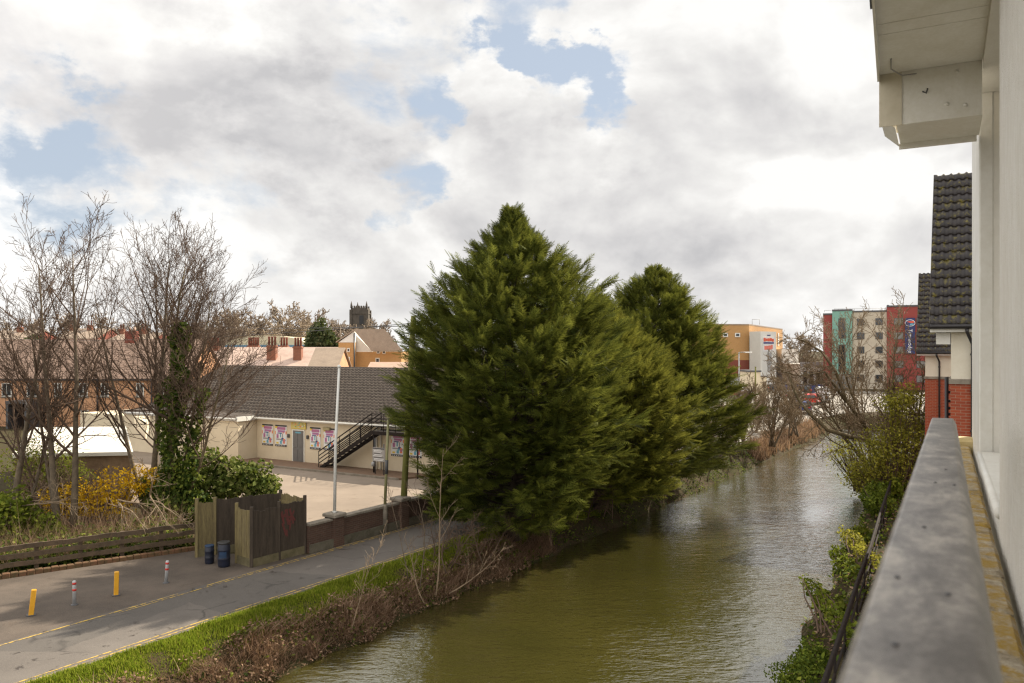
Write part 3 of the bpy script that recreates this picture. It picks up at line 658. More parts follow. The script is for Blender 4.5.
def drum(px,py,h,r,label,lid):
    o=thing('storage_drum',label,'drum',G(px,py,0))
    m=MB(); m.lathe([(r*.86,0),(r*.93,.03),(r,h*.15),(r,h*.3),(r*1.04,h*.32),(r*1.04,h*.36),(r,h*.38),(r,h*.65),(r*1.04,h*.67),(r*1.04,h*.71),(r,h*.73),(r*.97,h*.92),(r*.8,h*.97)],20); m.build('body',K['blue_drum'] if lid else K['blue_drum'],o)
    m=MB(); m.lathe([(r*.98,h*.93),(r*1.02,h*.95),(r*1.02,h*1.0),(r*.9,h*1.015),(r*.0+.01,h*1.0)],20); m.build('lid',K['drum_black'] if lid else K['blue_label'],o)
    if lid:
        m=MB(); n=7; 
        vs=[];fs=[]
        for i in range(n):
            a=R(-120+i*12); vs+= [(r*1.012*math.cos(a),r*1.012*math.sin(a),h*.39),(r*1.012*math.cos(a),r*1.012*math.sin(a),h*.64)]
        for i in range(n-1): fs.append((2*i,2*i+2,2*i+3,2*i+1))
        m.add(vs,fs,0,True); m.build('blue_label',K['blue_label'],o)
drum(209.5,563.5,  .62,.15,'short all-blue plastic drum nearest the post and rail fence',False)
drum(224,566.5,.82,.20,'taller dark drum with black lid and bright blue front by the enclosure gate',True)
def build_rail_fence():
    a=G(-60,586); b=G(199,548); a.z=b.z=0
    L=(b-a).length; an=math.atan2(b.y-a.y,b.x-a.x); o=thing('rail_fence','brown three-rail timber fence above a mossy brick kerb','fence',a,an)
    n=6
    for i in range(n+1):
        m=MB(); x=L*i/n; m.box(x-.06,.02,0,x+.06,.12,.95); m.build('post',K['timber_rail'],o)
    for z in (.26,.53,.80):
        m=MB(); rr=random.Random(int(z*100)); N=14; pts=[]
        for i in range(N):
            x0=L*i/N; x1=L*(i+1)/N; w=.012*math.sin(i*1.7+z*9)
            m.box(x0+.002,-.05,z+w,x1-.002,.018,z+.15+w+rr.uniform(-.008,.008))
        m.build('rail',K['timber_rail'],o)
    m=MB(); x=0; rr=random.Random(4)
    while x<L-.1:
        m.bbox(x,-.32+rr.uniform(-.01,.01),0,x+.215,-.12,.15+rr.uniform(-.012,.012),.015); x+=.225
    m.build('brick_kerb',M_('mossy red brick kerb',(.19,.085,.045),(.06,.055,.02),4,.9,fine=.4),o)
build_rail_fence()
def bollard_yellow(px,py,lab,lean):
    o=thing('bollard',lab,'bollard',G(px,py),.5,'bollards on the forecourt'); 
    m=MB(); Mx=Matrix.Rotation(lean,4,'Y'); m.bbox(-.062,-.062,0,.062,.062,.70,.012,M=Mx); m.build('post',K['yellow_paint'],o)
    m=MB(); m.box(-.11,-.11,0,.11,.11,.03); m.build('base_plate',K['dark_grey'],o); return o
bollard_yellow(31,615.5,'leaning yellow post nearest the bottom left corner',.10)
bollard_yellow(116,595.5,'upright yellow post between the two grey banded posts',.03)
def bollard_grey(px,py,lab,lean):
    o=thing('bollard',lab,'bollard',G(px,py),.3,'bollards on the forecourt'); Mx=Matrix.Rotation(lean,4,'Y')
    m=MB(); m.tube([Mx@Vector((0,0,0)),Mx@Vector((0,0,.66)),Mx@Vector((0,0,.69))],[.05,.05,.035],12); m.build('post',K['galv'],o)
    for z in (.40,.58):
        m=MB(); m.tube([Mx@Vector((0,0,z)),Mx@Vector((0,0,z+.06))],.053,12); m.build('red_band',K['red_band'],o)
    m=MB(); m.lathe([(.10,0),(.10,.015),(.06,.04)],12); m.build('base_plate',K['dark_grey'],o)
bollard_grey(74.5,605,'grey post with two red bands between the yellow posts',-.01)
bollard_grey(166,583,'grey red-banded post tilted near the blue drums',.06)
# ------------------------------------------------------------------ vegetation generators
def grow_tree(P0, d0, prm, trunk, crown, rr):
    def rec(p,d,L,r,lvl):
        n=prm['seg'][lvl]; pts=[p.copy()]; rs=[r]; q=p.copy(); dd=d.copy(); step=L/n
        tips=[]
        for i in range(n):
            w=prm['wan'][lvl]
            dd=(dd+Vector((rr.gauss(0,w),rr.gauss(0,w),rr.gauss(0,w)))+Vector((0,0,prm['trop'][lvl]))).normalized()
            q=q+dd*step; pts.append(q.copy()); rs.append(max(prm['rmin'],r*(1-(i+1)/n*prm['taper'][lvl]))); tips.append((q.copy(),dd.copy(),rs[-1],(i+1)/n))
        (trunk if lvl==0 else crown).tube(pts,rs,prm['sides'][lvl],cap=(lvl==0))
        if lvl>=prm['depth']: return
        for k in range(prm['nch'][lvl]):
            t=prm['t0'][lvl]+(1-prm['t0'][lvl])*(k+rr.random())/prm['nch'][lvl]
            i=min(n-1,int(t*n)); f=t*n-i; a=pts[i].lerp(pts[i+1],min(1,f)); bd=(pts[i+1]-pts[i]).normalized()
            ax=Vector((rr.gauss(0,1),rr.gauss(0,1),rr.gauss(0,1))); ax=(ax-bd*ax.dot(bd)).normalized()
            an=R(rr.uniform(*prm['ang'][lvl])); nd=(bd*math.cos(an)+ax*math.sin(an)).normalized()
            if prm.get('flat'): nd.z=max(nd.z,-.1)
            cl=L*rr.uniform(*prm['len'][lvl])*(1-prm['lt'][lvl]*(t-prm['t0'][lvl])/(1-prm['t0'][lvl]+1e-6)); cr=max(prm['rmin'],min(rs[i]*.7,rs[i]*prm['rr'][lvl]))
            rec(a,nd,cl,cr,lvl+1)
    rec(Vector(P0),Vector(d0).normalized(),prm['L'],prm['r'],0)
BT=dict(L=10.5,r=.14,depth=3,seg=[9,7,5,3],wan=[.028,.07,.12,.15],trop=[.06,.085,.06,.03],taper=[.88,.85,.8,.6],nch=[14,9,6],t0=[.28,.12,.12],
        ang=[(26,58),(20,52),(20,55)],len=[(.36,.60),(.3,.5),(.3,.55)],lt=[.5,.5,.4],rr=[.5,.5,.55],sides=[9,5,4,3],rmin=.0068)
def bare_tree(name,label,loc,prm,stems,seed,mats=('bark','twig'),group=None,cat='tree'):
    o=thing(name,label,cat,loc,0,group); rr=random.Random(seed); tr=MB(); cr=MB()
    for (dx,dy,d,kw) in stems:
        p=dict(prm); p.update(kw); grow_tree((dx,dy,-.1),d,p,tr,cr,rr)
    tr.build('trunk',K[mats[0]],o); cr.build('crown',K[mats[1]],o); return o
def leaf_cloud(centers, radii, N, size, seed, squash=1.0, up=.3, shell=.55, aspect=1.6):
    """N bent leaves scattered through several lumpy blobs"""
    r_=np.random.default_rng(seed); c=np.asarray(centers,float); ra=np.asarray(radii,float)
    if ra.ndim==1: ra=np.stack([ra,ra,ra*squash],1)
    w=ra.prod(1)**.67; idx=r_.choice(len(c),N,p=w/w.sum())
    d=r_.normal(size=(N,3)); d/=np.linalg.norm(d,axis=1)[:,None]
    rad=shell+(1-shell)*r_.random(N)**.6
    ph=idx*1.7
    lump=1+.16*np.sin(d[:,0]*5+ph)+.14*np.sin(d[:,1]*6+ph*2)+.12*np.sin(d[:,2]*7+ph)
    p=c[idx]+d*ra[idx]*(rad*lump)[:,None]
    return leaves_at(p,d,size,r_,up,aspect)
def leaves_at(p,d,size,r_,up=.3,aspect=1.6):
    N=len(p)
    nrm=d*.6+r_.normal(size=(N,3))*.7+np.array([0,0,up]); nrm/=np.linalg.norm(nrm,axis=1)[:,None]
    a=r_.normal(size=(N,3)); a-=nrm*(a*nrm).sum(1)[:,None]; a/=np.linalg.norm(a,axis=1)[:,None]; b=np.cross(nrm,a)
    s=size*(.6+.8*r_.random(N))[:,None]
    v=np.stack([p-a*s*aspect*.5,p+b*s*.5+nrm*s*.12,p+a*s*aspect*.5,p-b*s*.5+nrm*s*.12],1).reshape(-1,3)
    f=np.arange(N*4).reshape(N,4); return v,f
def leaf_obj(name,cl,mat,parent=None,loc=None):
    return link(name,np_mesh(name,*cl),mat,parent,loc)
# --- conifers
def spray_template():
    V=[];Fc=[]
    def z(x,y): return -.12*x*x-.40*abs(y)**1.5
    ts=list(np.linspace(.0,1.0,10)); ax=[]
    for t in ts: V.append((t,0,z(t,0))); ax.append(len(V)-1)
    for i in range(len(ts)-1):
        t=ts[i]; m_=t+.05; V.append((m_,.03,z(m_,0))); o_=len(V)-1; Fc.append((ax[i],ax[i+1],o_))
        for sgn in (-1,1):
            L=(.12+.27*math.sin(math.pi*min(1,t*.8+.25))); an=R(40+8*sgn*(i%2)); ex=t+L*math.cos(an); ey=sgn*L*math.sin(an)
            V.append((t+.078,sgn*.010,z(t,0))); V.append((ex,ey,z(ex,ey))); Fc.append((ax[i],len(V)-2,len(V)-1))
    V.append((1.14,.0,z(1.1,0))); V.append((.97,-.03,z(.97,0))); Fc.append((ax[-1],len(V)-2,len(V)-1))
    return np.array(V),np.array(Fc)
SPV,SPF=spray_template()
def conifer(name,label,loc,H,prof,nb,mat,seed,spr=(.55,.95),per=20,base_z=.5,lean=0,asym=(0,0)):
    """prof: list of (z, radius) for the crown outline"""
    r_=np.random.default_rng(seed); o=thing(name,label,'conifer',loc)
    zs=[p[0] for p in prof]; rs=[p[1] for p in prof]
    m=MB(); m.tube([(0,0,-.2),(.05,0,H*.3),(0,.05,H*.6),(0,0,H*.93)],[.32,.24,.14,.03],9); m.build('trunk',K['conifer_bark'],o)
    bm_=MB(); pos=[];dirs=[];ups=[];scl=[]
    for k in range(nb):
        f=(k+.5)/nb; z=base_z+(H-base_z)*(1-(1-f)**.85 if False else f**.92)
        az=k*2.39996+r_.normal()*.25
        Rz=np.interp(z,zs,rs); lump=.98+.10*math.sin(az*3+z*1.1+seed)+.08*math.sin(az*5-z*2.3)+float(np.clip(r_.normal()*.10,-.2,.12))
        R_=max(.10,Rz*lump)*(1+asym[0]*math.cos(az)+asym[1]*math.sin(az))
        t=(z-base_z)/(H-base_z)
        el=R(4+54*t**1.4)+r_.normal()*.12; curve=.22+.25*t
        z0=z-R_*(math.tan(min(el,R(60)))*.55+curve*.25); z0=max(z0,.15)
        out=np.array([math.cos(az),math.sin(az),0]); side=np.array([-math.sin(az),math.cos(az),0])
        n=9; pts=[]
        wob=r_.normal()*.12
        for i in range(n):
            s=i/(n-1); hor=R_*s*(math.cos(min(el,R(55)))*.25+.75)
            zz=z0+R_*(math.tan(min(el,R(60)))*s*.55+curve*s*s*.6) + .0
            pts.append(out*hor+side*(wob*s*s*R_)+np.array([0,0,zz]))
        pts=np.array(pts); bm_.tube([Vector(p) for p in pts],[max(.008,.045*(1-i/(n-1)))*(.4+R_/5) for i in range(n)],4,cap=False)
        q=int(per*(.45+.55*R_/max(rs))/4)
        for j in range(q):
            s=(.30+.66*r_.random()**.75) if j>1 else .95-.08*j
            x=s*(n-1); i=min(n-2,int(x)); p=pts[i]+(pts[i+1]-pts[i])*(x-i); td=pts[i+1]-pts[i]; td=td/np.linalg.norm(td)
            sg=1 if r_.random()<.5 else -1; an=(abs(r_.normal())*.4+.35)*sg if s<.9 else r_.normal()*.25
            sd=np.cross(np.array([0,0,1.]),td); sd/=np.linalg.norm(sd)+1e-9
            dr=td*math.cos(an)+sd*math.sin(an)+np.array([0,0,r_.normal()*.15+.10]); dr/=np.linalg.norm(dr)
            bl=r_.uniform(.5,1.15)*(.35+.65*min(1,R_/3.0))*(1.15-.45*s)
            for m_ in range(5):
                f=m_/4; e=dr+r_.normal(size=3)*.30*(1-.5*f)+np.array([0,0,.06]); e/=np.linalg.norm(e)
                up=np.array([0,0,1.])+r_.normal(size=3)*.45; up-=e*up.dot(e); up/=np.linalg.norm(up)
                pos.append(p+dr*bl*f+r_.normal(size=3)*.03); dirs.append(e); ups.append(up); scl.append(r_.uniform(*spr)*(1.05-.35*f)*(.45+.55*min(1,R_/2.0)))
    # leader
    for j in range(26):
        zz=H-1.2*r_.random()**1.3; az=r_.random()*6.28; el=R(55+30*r_.random()); dr=np.array([math.cos(az)*math.cos(el),math.sin(az)*math.cos(el),math.sin(el)])
        up=np.array([math.cos(az+1.5),math.sin(az+1.5),.2]); up-=dr*up.dot(dr); up/=np.linalg.norm(up)
        pos.append(np.array([0,0,zz-.35])); dirs.append(dr); ups.append(up); scl.append(r_.uniform(.2,.42))
    pos=np.array(pos);X=np.array(dirs);Z=np.array(ups);Y=np.cross(Z,X);sc_=np.array(scl)[:,None,None]
    V=pos[:,None,:]+sc_*(SPV[None,:,0:1]*X[:,None,:]+SPV[None,:,1:2]*Y[:,None,:]*1.15+SPV[None,:,2:3]*Z[:,None,:])
    # weld the spray into one island for per-spray colour: connect by sharing nothing -> colour per finger is fine
    N=len(pos); f=(SPF[None]+np.arange(N)[:,None,None]*len(SPV)).reshape(-1,3)
    link('crown',np_mesh('crown',V.reshape(-1,3),f),mat,o)
    bm_.build('branches',K['conifer_bark'],o)
    return o
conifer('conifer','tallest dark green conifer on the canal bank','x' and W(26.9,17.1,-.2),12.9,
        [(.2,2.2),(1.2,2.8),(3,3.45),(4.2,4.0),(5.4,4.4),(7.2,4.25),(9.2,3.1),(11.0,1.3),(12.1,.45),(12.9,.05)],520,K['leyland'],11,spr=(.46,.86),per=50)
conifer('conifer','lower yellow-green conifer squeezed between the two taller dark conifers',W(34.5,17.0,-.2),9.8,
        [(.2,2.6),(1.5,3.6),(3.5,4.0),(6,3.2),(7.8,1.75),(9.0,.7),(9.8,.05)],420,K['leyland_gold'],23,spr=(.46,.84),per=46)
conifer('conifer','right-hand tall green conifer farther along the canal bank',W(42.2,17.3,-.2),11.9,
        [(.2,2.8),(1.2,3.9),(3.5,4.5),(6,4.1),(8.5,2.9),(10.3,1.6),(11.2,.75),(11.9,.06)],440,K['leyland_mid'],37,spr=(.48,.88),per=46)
# --- bare trees on the left
bare_tree('bare_tree','slim bare tree with twin stems rising behind the rail fence','x' and G(58,541),BT,
          [(0,0,(-.02,.05,1),dict(L=10.6)),(.42,.25,(.05,.02,1),dict(L=11.0)),(-.12,.3,(-.16,0,1),dict(L=9.2,r=.08))],5,('bark','twig'))
bare_tree('bare_tree','bare many-stemmed tree above the yellow forsythia',G(122,536)+Vector((0,2.5,0)),BT,
          [(0,0,(.0,0,1),dict(L=11.2,r=.16)),(.2,.1,(.12,.1,1),dict(L=10.4,r=.11)),(-.2,.1,(-.24,.1,1),dict(L=10.0,r=.11)),(0,.2,(-.1,.3,1),dict(L=10.6,r=.1))],8)
bare_tree('bare_tree','bare tree at the left edge reaching into the sky',G(-22,560)+Vector((-.8,3,0)),BT,
          [(0,0,(.10,0,1),dict(L=8.6,r=.15)),(.1,.3,(.3,.1,1),dict(L=6.5,r=.09))],31)
IT=dict(BT); IT.update(r=.15,rmin=.0062,ang=[(28,62),(20,50),(20,55)],len=[(.34,.56),(.3,.5),(.3,.5)],nch=[24,10,6],t0=[.30,.15,.15],trop=[.06,.07,.06,.03])
itp=G(160,532)+Vector((0,1.0,0))
it=bare_tree('ivy_clad_tree','wide bare tree with ivy smothering its trunk beside the laurel','x' and itp,IT,
          [(0,0,(.05,0,1),dict(L=10.8,r=.18)),(.2,.1,(.16,.05,1),dict(L=9.8,r=.10)),(.25,.0,(.34,.0,1),dict(L=7.9,r=.09)),(-.1,.2,(-.10,.1,1),dict(L=10.2,r=.09))],12,('bark_olive','twig'))
def ivy_on(o,paths,seed):
    r_=np.random.default_rng(seed); Ps=[];Ds=[]
    for (x0,x1,y0,y1,z1,w,N) in paths:
        z=r_.uniform(.1,z1,N); az=r_.uniform(0,6.28,N); t=z/z1
        rad=(w*(1-.6*t)*(.35+.65*r_.random(N)**.6))*(1+.55*np.sin(z*3.1+az*2+seed)+.35*np.sin(z*7.3-az))
        Ps.append(np.stack([x0+(x1-x0)*t+np.cos(az)*rad,y0+(y1-y0)*t+np.sin(az)*rad,z],1)); Ds.append(np.stack([np.cos(az),np.sin(az),np.full(N,.2)],1))
    leaf_obj('ivy',leaves_at(np.concatenate(Ps),np.concatenate(Ds),.12,r_,.2,1.2),K['ivy'],o)
ivy_on(it,[(0,.40,0,0,8.3,.62,4200),(.2,1.3,.1,.2,5.6,.38,1300),(-.1,-.6,.2,.4,5.4,.36,1100),(.2,.9,0,0,3.0,.7,1200)],2)
# pale fallen branches and small whips by the fence
ST=dict(L=2.6,r=.03,depth=2,seg=[7,5,4],wan=[.12,.16,.2],trop=[-.02,0,0],taper=[.8,.8,.6],nch=[6,5],t0=[.25,.2],ang=[(25,60),(25,60)],len=[(.35,.6),(.3,.5)],lt=[.5,.4],rr=[.6,.6],sides=[6,4,3],rmin=.008)
for (px,py,d,L,lab) in ((6,505,(.7,-.2,-.25),3.2,'pale dead branch hanging over the fence at the left edge'),(150,500,(.3,-.7,.1),2.6,'pale tangled dead branch under the ivy tree'),(118,505,(.8,-.3,.05),2.4,'pale arching dead branch below the forsythia')):
    o=thing('dead_branch',lab,'branch',P(px,py,29.5)); a=MB(); b=MB(); p=dict(ST); p['L']=L; rr=random.Random(px)
    for k in range(3): grow_tree((0,0,.1*k),(d[0]+rr.uniform(-.4,.4),d[1]+rr.uniform(-.3,.3),d[2]+rr.uniform(-.2,.3)),p,a,b,rr)
    a.build('limb',K['twig_pale'],o); b.build('twigs',K['twig_pale'],o)
def shrub(name,label,loc,blobs,N,size,mat,seed,stems=8,group=None,cat='shrub',shell=.45,stem_mat='twig'):
    o=thing(name,label,cat,loc,0,group)
    cl=leaf_cloud([b[:3] for b in blobs],[b[3:6] for b in blobs],N,size,seed,shell=shell); leaf_obj('foliage',cl,mat,o)
    rr=random.Random(seed); s=MB()
    for k in range(stems):
        b=rr.choice(blobs); e=Vector(b[:3])+Vector((rr.uniform(-.8,.8)*b[3],rr.uniform(-.8,.8)*b[4],rr.uniform(-.2,.9)*b[5])); a=Vector((rr.uniform(-.3,.3)+b[0]*.3,rr.uniform(-.2,.2)+b[1]*.3,-.1)); md=a.lerp(e,.5)+Vector((rr.uniform(-.2,.2),rr.uniform(-.2,.2),.15))
        s.tube([a,md,e],[.03,.02,.008],5,False)
    s.build('stems',K[stem_mat],o); return o
shrub('forsythia_bush','golden flowering forsythia bush behind the bare trunks',G(86,541)+Vector((-.8,2.2,0)),[(-1.0,0,1.2,1.1,.9,.7),(.7,.2,1.5,1.2,.9,.8),(1.7,.5,1.9,.8,.7,.6),(.2,-.3,.9,1.5,.7,.5)],3400,.07,K['forsythia'],3,40,'',)['group']=''
shrub('laurel_bush','large pale-tipped laurel bush swelling over the timber enclosure',G(222,540)+Vector((-1.6,3.4,0)),[(-1.9,0,1.3,1.1,.9,1.2),(-.3,.3,1.7,1.3,1.0,1.1),(1.1,.2,1.75,1.1,.9,.85),(2.1,.0,1.3,.7,.7,.7),(-1.2,-.6,.8,1.0,.6,.8)],9000,.13,K['laurel'],4,14)
shrub('laurel_bush','dark laurel bush at the foot of the ivy trunk',G(150,536)+Vector((.3,1.8,0)),[(-.2,0,.8,1.0,.7,.8),(.9,-.2,.7,.9,.7,.7)],4200,.12,K['ivy'],6,10)
shrub('privet_bush','bright green leafy bush at the left edge behind the fence',G(12,560)+Vector((-.6,1.7,0)),[(-.6,0,1.0,1.1,.8,1.1),(.7,.1,.6,.7,.6,.6)],3600,.10,K['bramble'],7,14)
shrub('willow_bush','loose yellow-green budding bush above the left edge',G(0,545)+Vector((-.9,4.5,0)),[(-.4,0,2.4,1.6,1.0,1.3),(.9,0,1.8,1.1,.9,1.0)],3000,.07,K['yellowgreen'],8,34,shell=.1)
TH=dict(L=2.4,r=.03,depth=2,seg=[6,5,3],wan=[.12,.16,.2],trop=[.03,.03,0],taper=[.8,.8,.6],nch=[11,8],t0=[.15,.2],ang=[(25,65),(25,60)],len=[(.4,.7),(.3,.55)],lt=[.4,.4],rr=[.6,.6],sides=[5,3,3],rmin=.007)
for i,(px,dy,lab) in enumerate(((40,3.6,'bare brown thicket behind the slim twin-stemmed tree'),(112,4.2,'bare brown thicket between the forsythia and the white annexe'),(-6,3.0,'bare brown thicket at the left edge behind the leafy bushes'))):
    rr=random.Random(200+i); bare_tree('thicket_bush',lab,G(px,541)+Vector((0,dy,0)),TH,[(rr.uniform(-1.3,1.3),rr.uniform(-.6,.6),(rr.uniform(-.5,.5),rr.uniform(-.4,.4),1),{'L':rr.uniform(1.6,2.6)}) for _ in range(9)],210+i,('twig','twig'),'thickets behind the fence','shrub')
# --- undergrowth behind the fence
def undergrowth():
    r_=np.random.default_rng(5); a=G(-60,586); b=G(199,548); N=16000
    t=r_.random(N); q=r_.random(N)**1.3*3.6+.25
    d=np.array((b-a).normalized()); n=np.array([-d[1],d[0],0]); h=r_.random(N)**2*.55*(.5+np.sin(t*40+q*2)**2)
    p=np.array(a)+t[:,None]*np.array(b-a)+q[:,None]*n; p[:,2]=h
    cl=leaves_at(p,np.tile([0,0,1.],(N,1)),.10,r_,.4,1.5); o=leaf_obj('undergrowth',cl,K['ivy']); tag(o,kind='stuff')
    N=11000; t=r_.random(N); q=r_.random(N)*5+.3; p=np.array(a)+t[:,None]*np.array(b-a)+q[:,None]*n
    dr=r_.normal(size=(N,3))*.5+[0,0,.7]; L=.3+.9*r_.random(N); w=np.cross(dr,r_.normal(size=(N,3))); w/=np.linalg.norm(w,axis=1)[:,None]; w*=.008
    v=np.stack([p-w,p+w,p+dr*L[:,None]],1).reshape(-1,3); tag(link('dry_stems',np_mesh('dry_stems',v,np.arange(N*3).reshape(N,3)),K['dead']),kind='stuff')
undergrowth()
# --- verge grass, dead reeds and canal-side growth
def blades(N,ur,vf,h,w,seed,lean=.35,dens=None):
    r_=np.random.default_rng(seed); u=r_.uniform(ur[0],ur[1],N); v=vf(u,r_)
    z=np.array([ground_h(a,b) for a,b in zip(u,v)]); keep=z>-1.25; u,v,z=u[keep],v[keep],z[keep]; N=len(u)
    p=np.stack([u*SA-v*CA,u*CA+v*SA,z],1); az=r_.random(N)*6.28; L=h[0]+(h[1]-h[0])*r_.random(N)**1.5
    patch=.6+.5*np.sin(u*2.1+1.3*np.sin(v*5))*np.sin(v*7+u*.9); L*=np.clip(patch+.35,.6,1.2)
    d=np.stack([np.cos(az)*lean*r_.random(N),np.sin(az)*lean*r_.random(N),np.ones(N)],1); sd=np.stack([-np.sin(az),np.cos(az),np.zeros(N)],1)*w
    mid=p+d*L[:,None]*.55; tip=mid+(d+np.stack([np.cos(az),np.sin(az),np.zeros(N)],1)*lean)*L[:,None]*.5
    V=np.stack([p-sd,p+sd,mid+sd*.7,mid-sd*.7,tip],1).reshape(-1,3); k=np.arange(N)[:,None]*5
    f=np.concatenate([k+[0,1,2],k+[0,2,3],k+[3,2,4]]); return V,f
V,f=blades(120000,(6,44),lambda u,r:17.9-1.0*r.random(len(u))**1.35,(.04,.14),.012,1)
tag(link('verge_grass',np_mesh('verge_grass',V,f),K['grass']),kind='stuff')
V,f=blades(28000,(6,29),lambda u,r:17.05-1.1*r.random(len(u))**.9,(.12,.45),.010,2,1.15)
tag(link('dry_reeds',np_mesh('dry_reeds',V,f),K['dead']),kind='stuff')
V,f=blades(2600,(60,84),lambda u,r:17.6-1.3*r.random(len(u)),(.4,1.1),.03,3,.6)
tag(link('far_bank_reeds',np_mesh('far_bank_reeds',V,f),K['dead']),kind='stuff')
def bank_leaves(name,N,ur,vr_,hz,size,mat,seed,gap=-.2):
    r_=np.random.default_rng(seed); u=r_.uniform(*ur,N); v=r_.uniform(*vr_,N)
    z=np.array([ground_h(a,b) for a,b in zip(u,v)]); keep=(z>-1.4)&(np.sin(u*1.3+2*np.sin(v*3))+r_.normal(size=N)*.5>gap); u,v,z=u[keep],v[keep],z[keep]
    p=np.stack([u*SA-v*CA,u*CA+v*SA,z+hz*r_.random(len(u))**1.5],1)
    o=leaf_obj(name,leaves_at(p,np.tile([0,0,1.],(len(u),1)),size,r_,.4,1.5),mat); tag(o,kind='stuff')
bank_leaves('bank_ivy',9000,(12,60),(16.0,17.1),.26,.07,K['ivy'],4)
bank_leaves('bank_brambles',2500,(8,30),(16.4,17.2),.22,.06,K['bramble'],5)
bank_leaves('bank_litter',30000,(6,27),(15.6,17.2),.22,.055,K['dead'],6,-.55)
bank_leaves('right_bank_ivy',9000,(8,60),(1.0,7.0),.5,.11,K['ivy'],7)
bank_leaves('right_bank_litter',6000,(8,60),(1.0,7.0),.3,.09,K['dead'],8)
bank_leaves('right_bank_brambles',2500,(10,60),(3.0,7.0),.7,.10,K['bramble'],9)
# saplings in front of the conifer
SP=dict(L=4.6,r=.04,depth=2,seg=[9,6,4],wan=[.06,.1,.14],trop=[.05,.06,.02],taper=[.8,.8,.6],nch=[9,5],t0=[.25,.2],ang=[(25,55),(25,55)],len=[(.2,.42),(.3,.5)],lt=[.5,.4],rr=[.55,.6],sides=[6,4,3],rmin=.006)
def sapling(px,py,z,L,seed,lab,d=(0,0,1),mats=('twig_pale','twig_pale'),r=.035):
    p=dict(SP); p['L']=L; p['r']=r*.6; p['rmin']=.0045; bare_tree('bare_sapling',lab,G(px,py,z),p,[(0,0,d,{})],seed,mats,'bare saplings on the bank','sapling')
sapling(436,592,-.4,4.6,1,'pale forked sapling rising highest before the conifer',(.05,0,1),r=.045)
sapling(420,585,-.3,3.4,2,'darker upright sapling left of the pale forked one',(-.02,0,1),('bark','twig'))
sapling(424,600,-.6,2.2,3,'short leaning sapling low on the bank',(-.5,0,1))
sapling(352,625,-.3,2.6,4,'lone thin whip with a drooping tip beside the road verge',(.25,0,1),r=.02)
sapling(408,575,-.1,3.0,5,'slender dark whip standing close to the road edge',(-.06,.1,1),('bark','twig'),r=.025)
sapling(450,590,-.6,2.4,6,'pale sapling spreading sideways over the water',(.8,-.1,.5),r=.035)
# undershrubs under conifers (dark dry shrubs)
US=dict(L=2.6,r=.03,depth=2,seg=[6,5,3],wan=[.12,.16,.2],trop=[.03,.03,0],taper=[.8,.8,.6],nch=[9,7],t0=[.15,.2],ang=[(25,65),(25,60)],len=[(.4,.7),(.3,.55)],lt=[.4,.4],rr=[.6,.6],sides=[5,3,3],rmin=.007)
for i,(u,v,L,lab) in enumerate(((22.5,16.9,1.6,'tangled brown bramble clump left of the big conifer'),(27.5,16.7,1.5,'dark tangled scrub beneath the tallest conifer'),(32,16.7,1.6,'dark scrub beneath the yellow-green conifer at the water edge'),(39,16.7,1.8,'brown scrub between the yellow-green and farther conifer'),(45,16.7,2.0,'brown scrub below the right-hand conifer'))):
    rr=random.Random(i); st=[(rr.uniform(-1.6,1.6),rr.uniform(-1,1),(rr.uniform(-.7,.7),rr.uniform(-.7,.7),.8),{}) for _ in range(7)]
    p=dict(US); p['L']=L; bare_tree('scrub_bush',lab,W(u,v,-.35),p,st,40+i,('twig','twig'),'scrub on the left bank','shrub')
# bare bushes between conifer and far yard
FT=dict(BT); FT.update(L=6,r=.09,nch=[14,9,6],rmin=.013,t0=[.08,.1,.1],ang=[(20,50),(20,50),(20,55)],len=[(.4,.7),(.35,.55),(.3,.5)])
for i,(px,u,H,lab) in enumerate(((722,53,3.6,'low bare brown shrub tucked beside the right-hand conifer'),(752,57,5.4,'bare twiggy tree with a clear double trunk on the left bank'),(775,63,5.2,'dense bare brown tree mid-way along the far left bank'),(800,72,4.6,'rounded bare bush nearest the canal bend'),(742,70,4.6,'bare shrub farther back in front of the yard'))):
    k=(px-CX)/F; v=16.9 if i<4 else 20.0
    k=None; p=dict(FT); p['L']=H; rr=random.Random(60+i)
    st=[(rr.uniform(-.8,.8),rr.uniform(-.8,.8),(rr.uniform(-.45,.45),rr.uniform(-.45,.45),1),{'L':H*rr.uniform(.7,1)}) for _ in range(4)]
    bare_tree('bare_bank_tree',lab,W(u,v,-.2),p,st,70+i,('bark','twig_olive'),'bare trees along the left bank')
